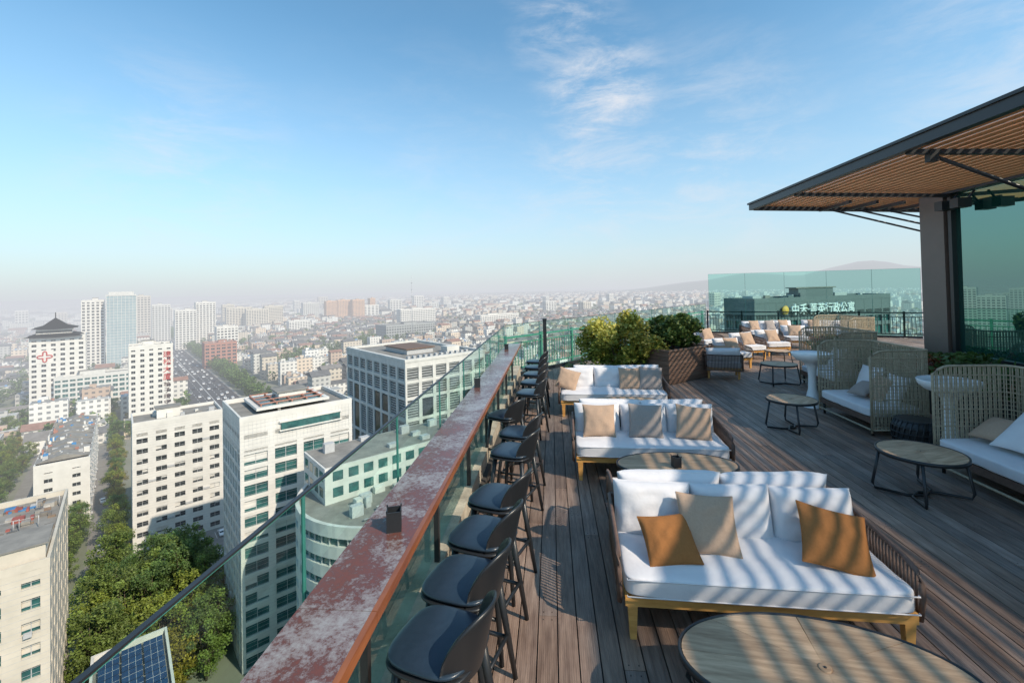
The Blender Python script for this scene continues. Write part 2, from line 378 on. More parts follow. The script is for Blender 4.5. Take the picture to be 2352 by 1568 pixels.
for k in (1,4): b.box(k*w_/6+.55,(k+1)*w_/6-.55,.2,.62,8,46,1)
b.box(1,w_-1,1,d_-1,h_,h_+.15,2); b.box(-.2,w_+.2,-.2,1,h_+.02,h_+.9,0); b.box(-.2,w_+.2,d_-1,d_+.2,h_+.02,h_+.9,0); b.box(-.2,1,1,d_-1,h_+.02,h_+.9,0); b.box(w_-1,w_+.2,1,d_-1,h_+.02,h_+.9,0)
b.box(8,18,14,30,h_+.15,h_+1.8,3); b.box(7.5,18.5,13.5,30.5,h_+1.8,h_+2.1,5); b.box(20,25,8,12,h_+.15,h_+2.2,0)
for k in range(12): b.box(3+k*2,3.9+k*2,4,5.2,h_+.15,h_+1.1,3)
b.build('louvred_tower',[wallC,gdark,roofg,metal_g,louv,M('rust_roof',(.2,.12,.08),haze=True)],W(65,125),GR)
# B4 curved office block
def curved(name,cx,cy,rad,h,floors,SX=1.2):
    b=MB(); n=72
    b.revolve([(rad-.5,0),(rad-.5,h)],n,1,sx=SX)
    fh=h/floors
    for k in range(floors+1):
        z=k*fh; z0=z-1.05 if k else 0; z1=min(h+1,z+1.05)
        b.revolve([(rad-.6,z0),(rad,z0),(rad,z1),(rad-.6,z1)],n,0,sx=SX,smooth=False)
    b.revolve([(0,h+.1),(rad-.5,h+.1)],n,2,sx=SX,smooth=False)
    for k in range(n):
        t=2*math.pi*k/n; X=Matrix.Translation((rad*SX*math.cos(t),rad*math.sin(t),0))@Matrix.Rotation(t,4,'Z')
        b.box(-.55,-.25,-.06,.06,0,h,3,X=X)
        if k%9==0: b.box(-.6,.04,-.6,.6,0,h+.98,0,X=X)
    rn=random.Random(5)
    for _ in range(60):
        x=rn.uniform(-18,14);y=rn.uniform(-14,0); b.box(x,x+rn.uniform(.8,2.2),y,y+rn.uniform(.8,1.6),h+.1,h+rn.uniform(.8,2.2),rn.choice((3,3,0)))
    for k in range(5): b.tube([(-16+k*.6,-10,h+.5),(10,-10+k*.6,h+.5)],.15,3,n=6)
    b.box(-19,20,1,14,h+.1,h+7,0)
    for zz in (1.2,4.3):
        for k in range(12): b.box(-17.5+k*3.1,-15.5+k*3.1,.95,1.05,h+zz,h+zz+1.8,1)
        for k in range(4): b.box(-19.05,-18.9,2+k*3,4+k*3,h+zz,h+zz+1.8,1)
    b.box(-18.6,19.6,1.4,13.6,h+7,h+7.1,2)
    for _ in range(10):
        x=rn.uniform(-17,15);y=rn.uniform(2,12); b.box(x,x+2,y,y+1.4,h+7.1,h+rn.uniform(7.8,9),3)
    b.build(name,[wallC,gteal,roofg,metal_g],(cx,cy,GZ),GR)
curved('curved_office_building',-30,97,20,39,11)
# B0 near-left block
def b0x(b):
    rn=random.Random(3)
    for _ in range(240):
        x=rn.uniform(1,22);y=rn.uniform(1,30)
        b.box(x,x+rn.uniform(.3,1.6),y,y+rn.uniform(.3,1.6),40.12,40.12+rn.uniform(.1,.8),4)
    for _ in range(7):
        x=rn.uniform(2,16);y=rn.uniform(2,26); b.box(x,x+rn.uniform(2,5),y,y+rn.uniform(2,4),40.12,42.3,0); 
    for _ in range(14):
        x=rn.uniform(1,20);y=rn.uniform(1,30); b.tube([(x,y,40.12),(x,y,42.2)],.06,3,n=5); b.tube([(x+3,y,40.12),(x+3,y,42.2)],.06,3,n=5); b.tube([(x,y,42.1),(x+3,y,42.1)],.04,3,n=5)
    b.box(17,23,1,8,40.12,43,0); b.box(16.7,23.3,.7,8.3,43,43.2,2)
    for k in range(6):
        for j in range(11):
            if (k*5+j*3)%4==0: b.box(k*3.9+1.3,k*3.9+2.2,-.6,-.05,j*3.33+.6,j*3.33+1.2,3)
    for k in range(1,48): b.box(0,23.5,-.044,-.031,k*.83-.02,k*.83+.02,3)
o=bld('beige_apartment_building',-31.5,98,23.5,32,40,12,6,8,wallB,gteal,pier=.5,span=.5,clutter=0,extra=b0x,mats=[clut],blinds=True)
a=o.data.attributes.new('Col','FLOAT_COLOR','FACE')
cc=[(.35,.33,.3),(.22,.2,.18),(.45,.42,.38),(.3,.22,.16),(.4,.12,.1),(.15,.15,.15),(.35,.32,.28),(.08,.25,.5),(.6,.58,.55),(.28,.2,.15)]
fl=[]
for i in range(len(o.data.polygons)): c=cc[(i//6*7)%10]; fl+=[c[0],c[1],c[2],1]
a.data.foreach_set('color',fl)
# solar roof annex
def sx_(b):
    for i in range(3):
        for j in range(5):
            X=T((1.0+i*3.1,1.5+j*3.2,14.8))@RX(10); b.box(0,2.8,0,2.4,0,.06,4,X=X)
            for q in (.95,1.9): b.box(q-.02,q+.02,0,2.4,.062,.075,3,X=X)
            b.box(0,2.8,1.18,1.22,.062,.075,3,X=X)
            for q in (.2,2.5): b.box(q,q+.06,.2,.26,-.7,0,3,X=X)
bld('solar_roof_annex',-4,94.5,10.8,19,14,4,3,5,wallC,gdark,clutter=0,extra=sx_,mats=[solar])
# apartment rows
def rowx(w,d,h,sd):
    def f(b):
        rn=random.Random(sd)
        for k in range(int(d/9)):
            y=2+k*9; b.add([(0,y,h+1.1),(w,y,h+1.1),(w,y+7,h+1.1),(0,y+7,h+1.1),(w/2,y,h+3),(w/2,y+7,h+3)],[(0,1,4),(2,3,5),(0,4,5,3),(1,2,5,4)],2)
            for _ in range(14):
                x=rn.uniform(.5,w-1.5); yy=y+rn.uniform(0,8); b.box(x,x+rn.uniform(.3,1.6),yy,yy+rn.uniform(.3,1.4),h+1,h+rn.uniform(1.6,3.4),rn.choice((0,0,3,3,2,4,5)))
        for k in range(int(d/5)):
            for j in range(int(h/3.1)):
                if rn.random()<.5: b.box(w+.04,w+.5,k*5+1,k*5+1.9,j*3.1+.5,j*3.1+1.1,3)
    return f
blu=M('blue_tarp',(.06,.25,.5),(.04,.18,.4),haze=True)
bld('apartment_block',-22,223,14,78,22,7,2,16,wallA,gdark,pier=.7,span=.6,clutter=0,extra=rowx(14,78,22,1),mats=[blu,wallR])
bld('apartment_block',-62,205,15,110,20,6,4,22,wallC,gdark,pier=.55,span=.6,clutter=0,extra=rowx(15,110,20,2),mats=[blu,wallR])
bld('apartment_block',-98,190,17,120,21,7,4,22,wallB,gdark,pier=.55,span=.6,clutter=0,extra=rowx(17,120,21,4),mats=[blu,wallR])
bld('apartment_block',-58,150,18,46,24,7,4,10,wallC,gdark,pier=.55,span=.6,clutter=0,extra=rowx(18,46,24,6),mats=[blu,wallR])

def ST(bearing,dist):
    x=dist*math.sin(R(bearing)); y=dist*math.cos(R(bearing)); p=Vector((x,y,0)); return p.dot(D2),p.dot(D1)
excl=[]
def far(name,be,di,w,d,h,fl,bx,by,wall,glass,**k):
    s,t=ST(be,di); excl.append((s,t,max(w,d)*.5+6)); return bld(name,s-w/2,t,w,d,h,fl,bx,by,wall,glass,**k)
def hosp(b):
    cx_,cy_=12,11
    def ro(z0,a,z1,bb,lift=.0):
        b.add([(cx_-a,cy_-a,z0+lift),(cx_,cy_-a,z0),(cx_+a,cy_-a,z0+lift),(cx_+a,cy_,z0),(cx_+a,cy_+a,z0+lift),(cx_,cy_+a,z0),(cx_-a,cy_+a,z0+lift),(cx_-a,cy_,z0),
               (cx_-bb,cy_-bb,z1),(cx_,cy_-bb,z1),(cx_+bb,cy_-bb,z1),(cx_+bb,cy_,z1),(cx_+bb,cy_+bb,z1),(cx_,cy_+bb,z1),(cx_-bb,cy_+bb,z1),(cx_-bb,cy_,z1)],
              [(i,(i+1)%8,8+(i+1)%8,8+i) for i in range(8)]+[tuple(range(8,16)),tuple(range(8))[::-1]],4)
    ro(52,14.5,54.5,9.5,.6); b.box(cx_-9,cx_+9,cy_-9,cy_+9,54,57.5,0); b.box(cx_-9.05,cx_+9.05,cy_-9.05,cy_+9.05,55,56.6,1)
    ro(57.5,11.5,60,6,.7); ro(60,6,65,.4)
    b.tube([(cx_,cy_,65),(cx_,cy_,69)],.25,4)
    pts=[]
    for k in range(48):
        t=2*math.pi*k/48; rr=2.5+1.2*math.cos(4*t); pts.append((7.5+rr*math.cos(t),-.35,39+rr*math.sin(t)))
    b.tube(pts,.38,5,closed=True,n=6)
    b.box(3.2,11.8,-.2,-.04,34.5,43.5,0)
far('hospital_tower',-49.9,450,28,22,52,15,6,6,wallA,gdark,pier=.5,span=.5,extra=hosp,mats=[tiler,redp],clutter=0)
far('hospital_wing',-46.8,440,52,14,24,7,14,4,wallC,gteal,pier=.25,span=.4)
far('white_high_rise',-47.6,640,18,22,75,24,5,6,wallA,gdark,pier=.45,span=.4)
def tealtop(b): b.box(2,22,2,18,81,84,0)
far('glass_high_rise',-45.6,620,24,20,80,28,8,7,wallC,gblue,pier=.12,span=.12,extra=tealtop)
far('hotel_tower',-43.4,352,21,16,49,15,5,4,wallA,gdark,pier=.55,span=.5)
far('white_tower',-38.9,860,26,20,66,20,6,5,wallA,gdark)
far('white_tower',-40.6,820,26,20,56,17,6,5,wallA,gdark)
far('white_tower',-42.6,1000,26,20,62,17,6,5,wallC,gdark)
far('white_tower',-44.2,1100,30,20,78,17,6,5,wallB,gdark)
far('brick_block',-37.6,590,30,20,26,7,6,5,wallR,gdark)
far('white_tower',-37.0,700,24,18,36,10,6,5,wallA,gdark)
for k,(be,di,ww,hh) in enumerate([(-35.9,1080,46,50),(-34.2,1060,40,46),(-32.6,1100,36,50),(-36.9,1150,22,55)]):
    far('beige_apartment_tower',be,di,ww,16,hh,15,9,3,wallB,gdark)
for k,(be,di,ww,hh,mt) in enumerate([(-28.8,1330,40,50,wallC),(-26.6,1340,30,52,wallO),(-25.2,1350,36,54,wallO),(-23.6,1340,34,54,wallO),(-22.0,1400,16,56,wallO)]):
    far('apartment_tower',be,di,ww,18,hh,16,8,3,mt,gdark)
far('long_white_building',-16.6,1040,88,20,36,9,20,4,wallA,gdark)
far('grey_market_hall',-17.5,780,90,40,22,5,20,8,louv,gdark)
far('long_white_building',-6.5,920,100,20,26,7,22,4,wallA,gdark)
far('white_tower',-30,1000,40,20,22,7,8,4,wallA,gdark)
rn=random.Random(21)
for k in range(110):
    be=rn.uniform(-62,30); di=rn.uniform(1300,5200); wd_=rn.uniform(20,48); dd_=rn.uniform(14,22); hh_=rn.uniform(24,56); ww_=rn.choice((wallA,wallB,wallC,wallA))
    if di<2600: far('distant_tower',be,di,wd_,dd_,hh_,8,4,2,ww_,gdark,clutter=0,mull=False)
b=MB(); b.tube([(0,0,0),(0,0,100)],[.7,.25],0,n=6); 
for z in (70,80,90): b.cbox((0,0,z),(3,3,.5))
s,t=ST(-17.4,690); b.build('radio_mast',[metal_g],W(s,t,0))

# sign building right
def sgx(b):
    b.box(3,6,3,6,75.1,76.6,3); b.box(20,26,3,7,75.1,77.0,0); b.box(35,40,4,7,75.1,76.8,3)
shade=M('shaded_cladding',(.17,.19,.195),(.11,.125,.13),haze=True)  # cladding colour darkened to paint in the shade on this facade
signb=bld('apartment_hotel_building',0,0,52,9,75.0,22,14,3,shade,gteal,rot=R(26.7),loc=(48,113,GZ),clutter=12,pier=.15,span=.3,top=4.6,extra=sgx)
def text(body,size,parent,loc,rot,mat,name,ext=.08):
    c=bpy.data.curves.new(name,'FONT'); c.body=body; c.size=size; c.extrude=ext; c.materials.append(mat)
    o=bpy.data.objects.new(name,c); scene.collection.objects.link(o); o.parent=parent; o.location=loc; o.rotation_euler=rot; return o
text('中禾·菁英行政公寓',2.9,signb,(11.5,-.6,72.0),(R(90),0,0),whitep,'sign_lettering',.2)
b=MB(); b.revolve([(0,-.1),(1.1,-.1),(1.1,.1),(0,.1)],20,0,X=T((9.6,-.6,73.0))@RX(90)); b.build('sign_mark',[M('gold_sign',(.8,.45,.08),haze=True)],parent=signb)
hotel=bpy.data.objects['hotel_tower']
for i,ch in enumerate('建松大厦'): text(ch,4.2,hotel,(16,-.25,42-i*4.6),(R(90),0,0),redp,'sign_character',.1)
dk=M('dark_sign',(.1,.06,.06),haze=True)
for i,ch in enumerate('柚子晴空酒店'): text(ch,3.4,hotel,(16.3,-.25,24-i*3.7),(R(90),0,0),dk,'sign_character',.1)

# low-rise city mass
b=MB(); rn=random.Random(11)
WC=[(.70,.67,.62),(.60,.58,.53),(.76,.74,.70),(.58,.51,.42),(.48,.47,.44),(.68,.56,.44),(.5,.38,.3)]
cols=[(1,1,1),(.8,.8,.8),(1.4,1.3,1.2),(1.9,1.1,.85)]
X0=Matrix.Translation((0,0,GZ))@Matrix.Rotation(GR,4,'Z')
def house(s,t,w,d,h,gab,c):
    b.X=X0@T((s,t,0))
    b.box(0,w,0,d,0,h,0,col=c)
    if gab:
        r=min(w,d)*.28; e=.5; rc=rn.choice(cols)
        if w>d: b.add([(-e,-e,h),(w+e,-e,h),(w+e,d+e,h),(-e,d+e,h),(-e,d/2,h+r),(w+e,d/2,h+r)],[(0,1,5,4),(2,3,4,5),(0,4,3),(1,2,5)],1,False,rc)
        else: b.add([(-e,-e,h),(w+e,-e,h),(w+e,d+e,h),(-e,d+e,h),(w/2,-e,h+r),(w/2,d+e,h+r)],[(0,4,5,3),(1,2,5,4),(0,1,4),(2,3,5)],1,False,rc)
    else:
        g_=rn.uniform(.25,.55); b.box(.4,w-.4,.4,d-.4,h,h+.1,0,col=(g_,g_,g_*.95))
        if rn.random()<.7: x=rn.uniform(.1,.6)*w; y=rn.uniform(.1,.6)*d; b.box(x,x+w*.25,y,y+d*.25,h,h+2.4,0,col=c)
        for _ in range(2):
            x=rn.uniform(.1,.8)*w; y=rn.uniform(.1,.8)*d; cc_=rn.choice([(.5,.5,.5),(.15,.3,.5),(.4,.2,.15),(.7,.7,.7)]); b.box(x,x+1.5,y,y+1.5,h,h+1.3,0,col=cc_)
treespots=[]
def cell(s,t,ds,dt,farz):
    p=D2*s+D1*t; rr=p.length; be=math.degrees(math.atan2(p.x,p.y))
    if be<-66 or be>52: return
    if abs(s-54)<30 and t>100: 
        return
    if rr<330 and s<66 and be<-20: return
    if rr<210 : return
    if 28<be and rr<260: return
    if be<-14 and rr<250 and s<105: return
    for (a,c,q) in excl:
        if abs(s+ds/2-a)<q+ds*.35 and -dt*.7<(t+dt/2-c)<q*2: return
    n=noise.noise(Vector((s*.004,t*.004,3)))
    if rn.random()<.16 or n>.38: treespots.append((s,t,ds)); return
    old=noise.noise(Vector((s*.003+9,t*.003,1)))>-.08 and rr<1400
    if farz: h=rn.uniform(9,22); w=ds*rn.uniform(.45,.85); d=dt*rn.uniform(.3,.6); gab=rn.random()<.3
    elif old: h=rn.uniform(5,9.5); w=ds*rn.uniform(.6,.93); d=dt*rn.uniform(.5,.85); gab=rn.random()<.75
    else: h=rn.choice((9,12,15,18,20)); w=ds*rn.uniform(.7,.93); d=dt*rn.uniform(.45,.75); gab=rn.random()<.35
    house(s+rn.uniform(0,ds-w),t+rn.uniform(0,dt-d),w,d,h,gab,rn.choice(WC))
s=-1300
while s<1500:
    t=-500
    while t<1500:
        p=D2*s+D1*t
        if p.length<1400: cell(s,t,18 if (int(s/18)%4) else 14,15,False)
        t+=17
    s+=20
s=-5600
while s<5600:
    t=-3800
    while t<5600:
        p=D2*s+D1*t
        if 1400<=p.length<5600: cell(s,t,50,38,True)
        t+=52
    s+=66
b.X=Matrix.Identity(4)
b.build('distant_city_houses',[lowwall,tiler],colattr=True)
# distant trees mass
b=MB(); rn=random.Random(4)
def far_tree(x,y,r,h,n,ls):
    base=rn.uniform(.8,1.4)
    for _ in range(n):
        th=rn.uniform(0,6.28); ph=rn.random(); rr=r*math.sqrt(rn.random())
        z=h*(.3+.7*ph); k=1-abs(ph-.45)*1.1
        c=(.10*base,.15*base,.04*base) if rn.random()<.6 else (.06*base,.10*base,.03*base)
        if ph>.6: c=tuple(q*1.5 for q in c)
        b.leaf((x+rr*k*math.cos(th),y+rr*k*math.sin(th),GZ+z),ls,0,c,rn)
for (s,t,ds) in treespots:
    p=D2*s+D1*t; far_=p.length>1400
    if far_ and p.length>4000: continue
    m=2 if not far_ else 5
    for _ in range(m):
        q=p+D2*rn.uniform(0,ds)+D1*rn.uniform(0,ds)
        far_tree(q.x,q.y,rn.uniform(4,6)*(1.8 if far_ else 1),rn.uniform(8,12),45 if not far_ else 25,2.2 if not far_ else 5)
t=150
while t<1300:
    for s in (33,75,79,83):
        if rn.random()<.85:
            q=D2*(s+rn.uniform(-2,2))+D1*(t+rn.uniform(-3,3))
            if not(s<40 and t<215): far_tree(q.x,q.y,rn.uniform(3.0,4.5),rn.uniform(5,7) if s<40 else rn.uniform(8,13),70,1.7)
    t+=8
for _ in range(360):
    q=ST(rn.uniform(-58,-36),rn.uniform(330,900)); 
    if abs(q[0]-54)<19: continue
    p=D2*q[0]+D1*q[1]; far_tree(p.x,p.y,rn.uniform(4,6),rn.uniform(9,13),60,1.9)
b.build('distant_trees',[leafc],colattr=True)

# park trees
def tree_mesh(seed,h=14,r=5.2,hue=(1,1,1)):
    rn=random.Random(seed); b=MB()
    b.tube([(0,0,0),(.15,.1,h*.25),(.1,-.1,h*.5),(0,0,h*.8)],[.32,.26,.18,.05],1,n=7)
    cl=[]
    for k in range(40):
        th=rn.uniform(0,6.28); ph=rn.uniform(.2,1); rad=r*math.sqrt(rn.random())*math.sin(math.pi*min(.97,max(.12,(ph-.12)*1.02)))**.6
        c=Vector((rad*math.cos(th),rad*math.sin(th),h*ph-.6)); cl.append(c)
        if k%3==0: b.tube([(0,0,h*rn.uniform(.25,.6)),tuple(c*.6+Vector((0,0,h*.2))),tuple(c)],[.12,.08,.03],1,n=5)
    for c in cl:
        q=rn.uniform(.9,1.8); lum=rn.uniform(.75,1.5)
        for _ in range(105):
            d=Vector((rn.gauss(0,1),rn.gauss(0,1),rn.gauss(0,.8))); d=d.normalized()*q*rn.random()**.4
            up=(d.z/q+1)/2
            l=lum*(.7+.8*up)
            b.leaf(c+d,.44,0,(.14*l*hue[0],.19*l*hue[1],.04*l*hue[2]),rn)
    return b
tv=[]
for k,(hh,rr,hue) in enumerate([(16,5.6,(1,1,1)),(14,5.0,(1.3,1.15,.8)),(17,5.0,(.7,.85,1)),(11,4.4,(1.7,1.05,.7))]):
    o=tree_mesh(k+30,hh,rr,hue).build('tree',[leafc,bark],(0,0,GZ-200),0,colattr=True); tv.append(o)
rn=random.Random(9); pts=[]
tries=0
while len(pts)<48 and tries<5000:
    tries+=1
    s=rn.uniform(-5,17.5); t=rn.uniform(115,173)
    if s>1 and t>158: continue
    if all((s-a)**2+(t-c)**2>4.9**2 for a,c in pts): pts.append((s,t))
for t in range(178,330,8): pts.append((-1+rn.uniform(-1,1),t)); 
for t in range(178,222,7): pts.append((-12+rn.uniform(-2,2),t)); pts.append((-19+rn.uniform(-2,2),t+3)) 
for t in range(200,330,8): pts.append((-35+rn.uniform(-3,2),t)); pts.append((-42+rn.uniform(-2,2),t+4)) 
for t in range(330,420,8): pts+= [(-10+rn.uniform(-8,8),t),(-40+rn.uniform(-8,8),t),(10+rn.uniform(-5,8),t+3)]
for t in range(205,260,9): pts.append((31,t))
first=[True]*4
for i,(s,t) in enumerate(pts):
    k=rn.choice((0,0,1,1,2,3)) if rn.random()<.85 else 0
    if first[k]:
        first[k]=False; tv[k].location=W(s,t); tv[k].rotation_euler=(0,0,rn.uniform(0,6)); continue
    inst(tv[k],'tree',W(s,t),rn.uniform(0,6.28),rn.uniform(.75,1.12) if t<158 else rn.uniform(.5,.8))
# cars
def car_mesh(col,nm):
    b=MB()
    prof=[(-2.2,.35),(-2.25,.75),(-1.9,.92),(-1.35,1.0),(-.8,1.45),(.55,1.48),(1.2,1.0),(2.1,.85),(2.25,.6),(2.2,.35)]
    n=len(prof)
    vs=[(x,-.88 if z<1.05 else -.68,z) for x,z in prof]+[(x,.88 if z<1.05 else .68,z) for x,z in prof]
    fs=[(i,i+1,n+i+1,n+i) for i in range(n-1)]+[tuple(range(n))[::-1],tuple(range(n,2*n))]
    b.add(vs,fs,0)
    b.add([(-1.28,-.7,1.05),(-.82,-.66,1.42),(-.82,.66,1.42),(-1.28,.7,1.05)],[(0,1,2,3)],1,X=T((-.03,0,.02)))
    b.add([(1.13,-.7,1.05),(.6,-.66,1.42),(.6,.66,1.42),(1.13,.7,1.05)],[(3,2,1,0)],1,X=T((.03,0,.02)))
    for sy in (-1,1): b.add([(-1.1,.82*sy,1.02),(-.75,.71*sy,1.4),(.5,.71*sy,1.42),(1.0,.82*sy,1.02)],[(0,1,2,3)],1,X=T((0,.02*sy,0)))
    for x in (-1.4,1.4):
        for y in (-.9,.7): b.revolve([(0,0),(.33,0),(.33,.2),(0,.2)],14,2,X=T((x,y,.33))@RX(90)@T((0,0,-.2)),smooth=False)
    return b.build(nm,[M('car_paint',col,tuple(x*.95 for x in col),rough=.25,haze=True),gdark,M('tyre',(.02,.02,.02),haze=True)],(0,0,-500))
cars=[car_mesh((.8,.8,.8),'car'),car_mesh((.05,.05,.06),'car'),car_mesh((.35,.36,.38),'car')]
rn=random.Random(2); used=[False]*3
def putcar(s,t,rz):
    k=rn.choice((0,0,0,1,2))
    if not used[k]: used[k]=True; cars[k].location=W(s,t,.06); cars[k].rotation_euler=(0,0,rz); return
    inst(cars[k],'car',W(s,t,.07),rz)
for s in (43,47,51.5,56.5,61,65.5):
    t=140
    while t<900:
        t+=rn.uniform(10,55); putcar(s,t,GR+math.pi/2)
for s,t in ((7.6,180),(13.6,180.5),(19.6,181),(10.6,167.5),(16.6,167.5),(22.6,167.5),(-5,215),(-5,196),(-5,240),(25.6,180),(-30,230),(-30,262)): putcar(s,t,GR+(math.pi/2 if s>0 else math.pi/2+.1))
# hills
b=MB(); nx=120
vs=[];fs=[]
for i in range(nx+1):
    be=R(-75+140*i/nx)
    hgt=max(2,(noise.noise(Vector((i*.09,0,0)))*.5+.5)*40+ (240*max(0,min(1,(math.degrees(be)-8)/20)))*(.75+.35*noise.noise(Vector((i*.2,5,0)))))
    for (rr,f) in ((4300,0),(4700,.75),(5200,1),(6200,.3)):
        vs.append((rr*math.sin(be),rr*math.cos(be),GZ+hgt*f*(1+.1*noise.noise(Vector((i*.7,f*9,0))))))
for i in range(nx):
    for j in range(3): a=i*4+j; fs.append((a,a+4,a+5,a+1))
b.add(vs,fs,0,True); b.build('hills',[M('hill_mat',(.05,.09,.05),(.03,.06,.035),scale=.006,rough=1,haze=True,world=True)])

# ================================================================= TERRACE
wood_deck=M('deck_wood',(.345,.265,.215),(.17,.122,.097),scale=5,rough=.55,bump=.35,bscale=14,attr=True,stretch=(6,.5,1),dist=.01)
N_=wood_deck.node_tree.nodes; L_=wood_deck.node_tree.links
conc=M('concrete',(.52,.46,.36),(.26,.22,.17),scale=4,rough=.9,bump=.4,bscale=30)
black=M('black_metal',(.025,.027,.03),(.018,.02,.022),rough=.38)
blackp=M('stool_shell',(.020,.022,.026),(.016,.018,.021),rough=.36)
seatm=M('stool_leather',(.024,.042,.065),(.018,.033,.052),scale=20,rough=.30,bump=.12,bscale=120,dist=.003)  # blue of the reflected sky is painted into the leather colour
cloth=M('white_canvas',(.75,.73,.735),(.69,.67,.68),scale=6,rough=.92,bump=.3,bscale=6,dist=.03,spec=.2)
sand=M('sand_canvas',(.50,.35,.25),(.45,.31,.22),scale=60,rough=.95,bump=.4,bscale=9,dist=.02,spec=.2)
rust=M('rust_canvas',(.36,.15,.05),(.31,.13,.042),scale=60,rough=.9,bump=.4,bscale=9,dist=.02,spec=.2)
taupe=M('taupe_canvas',(.38,.32,.29),(.33,.28,.25),scale=60,rough=.95,bump=.4,bscale=9,dist=.02,spec=.2)
teak=M('teak',(.74,.40,.12),(.54,.26,.07),scale=4,rough=.45,stretch=(1,6,6),bump=.1)
rattan=M('brown_rattan',(.16,.10,.075),(.10,.06,.045),scale=20,rough=.6)
rope=M('beige_rope',(.48,.41,.29),(.34,.28,.195),scale=20,rough=.85)
tabw=M('table_wood',(.66,.45,.28),(.36,.22,.125),scale=3,rough=.6,bump=.15,bscale=8,stretch=(1.2,9,1),dist=.005,attr=True)
glass=glassmat('green_glass',(.76,.93,.87),1.0)
glass2=glassmat('teal_tinted_glass',(.56,.87,.81),1.0)
gedge=M('glass_edge',(.06,.28,.23),(.05,.2,.17),rough=.1)
plinth=M('dark_plinth',(.07,.065,.06),(.05,.045,.04),rough=.7)

def yend(x):
    if x<-1.2: return 12.8
    if x<7.9: return 12.8+(x+1.2)*(24-12.8)/9.1
    return 24-(x-7.9)*3/7
b=MB(); rn=random.Random(1)
x=-.862; pwid=.142
while x<15.2:
    y=-4+rn.uniform(-2,0); ye=yend(x)-.3
    while y<ye:
        ln=rn.uniform(2.4,4.2); y1=min(y+ln,ye)
        v=rn.uniform(.7,1.22); tt=rn.uniform(-.06,.09)
        b.box(x+.003,x+pwid-.006,y+.002,y1-.002,-.025,rn.uniform(-.0015,.0015),0,col=(v*(1+tt),v,v*(1-tt)))
        if y<7:
            for yy in (y+.04,y1-.04):
                for xx in (x+.035,x+.1): b.box(xx-.004,xx+.004,yy-.004,yy+.004,.0,.0025,0,col=(.25,.25,.25))
        y=y1
    x+=pwid
b.build('wood_deck',[wood_deck],colattr=True)
tc_=N_.new('ShaderNodeTexCoord'); wv=N_.new('ShaderNodeTexWave'); wv.bands_direction='X'; wv.inputs['Scale'].default_value=22; 
L_.new(tc_.outputs['Object'],wv.inputs[0]); bb=N_.new('ShaderNodeBump'); bb.inputs['Strength'].default_value=.25; bb.inputs['Distance'].default_value=.003; L_.new(wv.outputs['Fac'],bb.inputs['Height'])
pb=N_['Principled BSDF']; old=pb.inputs['Normal'].links[0].from_node; L_.new(bb.outputs[0],old.inputs['Normal'])
nw=N_.new('ShaderNodeTexNoise'); nw.inputs['Scale'].default_value=.9; nw.inputs['Detail'].default_value=8; nw.inputs['Roughness'].default_value=.65; L_.new(tc_.outputs['Object'],nw.inputs[0])
rw=N_.new('ShaderNodeValToRGB'); rw.color_ramp.elements[0].position=.35; rw.color_ramp.elements[0].color=(.70,.60,.55,1); rw.color_ramp.elements[1].position=.65; rw.color_ramp.elements[1].color=(1.12,1.1,1.1,1); L_.new(nw.outputs[0],rw.inputs[0])
mw=N_.new('ShaderNodeMix'); mw.data_type='RGBA'; mw.blend_type='MULTIPLY'; mw.inputs[0].default_value=1
src=pb.inputs['Base Color'].links[0].from_socket; L_.new(src,mw.inputs[6]); L_.new(rw.outputs[0],mw.inputs[7]); L_.new(mw.outputs[2],pb.inputs['Base Color'])
rr_=N_.new('ShaderNodeMapRange'); rr_.inputs[3].default_value=.42; rr_.inputs[4].default_value=.75; L_.new(nw.outputs[0],rr_.inputs[0]); L_.new(rr_.outputs[0],pb.inputs['Roughness'])
# host building
b=MB()
poly=[(-1.42,-20),(16,-20),(16,20.6),(7.9,24.3),(-1.42,13.1)]
n=len(poly)
b.add([(x,y,GZ) for x,y in poly]+[(x,y,-.04) for x,y in poly],[tuple(range(n,2*n)),tuple(range(n))[::-1]]+[(i,(i+1)%n,n+(i+1)%n,n+i) for i in range(n)],0)
b.build('hotel_building',[plinth])
# kerb along the glass
b=MB(); b.box(-1.40,-.93,-4,12.9,-.02,.28,0); b.box(-.93,-.87,-4,12.3,.0,.10,1)
b.build('concrete_kerb',[conc,plinth])
def glassrun(name,pts,z0,z1,step,th=.014,rail=True,posts=False,gm_=None):
    b=MB()
    for (p,q) in zip(pts[:-1],pts[1:]):
        p=Vector(p);q=Vector(q);d=q-p;L0=d.length;nn=max(1,round(L0/step));st=L0/nn;ang=math.atan2(d.y,d.x)
        for k in range(nn):
            c=p+d*(k*st/L0); X=T((c.x,c.y,0))@Matrix.Rotation(ang,4,'Z')
            b.add([(.008,0,z0),(st-.008,0,z0),(st-.008,0,z1),(.008,0,z1)],[(0,1,2,3)],0,X=X)
            b.box(.004,st-.004,-th/2,th/2,z1,z1+.006,1,X=X)
            b.box(.002,.008,-th/2,th/2,z0,z1,1,X=X); b.box(st-.008,st-.002,-th/2,th/2,z0,z1,1,X=X)
            if rail: b.box(0,st,-.011,.011,z1+.007,z1+.016,2,X=X)
        b.box(0,L0,-.04,.04,z0-.02,z0+.06,2,X=T((p.x,p.y,0))@Matrix.Rotation(ang,4,'Z'))
    return b.build(name,[gm_ or glass,gedge,black])
glassrun('glass_balustrade',[(-1.30,-2.03,0),(-1.30,12.27,0)],.30,1.45,1.43)
glassrun('glass_balustrade',[(-1.30,12.6,0),(7.7,23.7,0)],.02,1.45,1.5)
glassrun('tall_glass_screen',[(7.9,23.8,0),(15.5,20.6,0)],.02,2.95,1.7,rail=False,gm_=glass2)
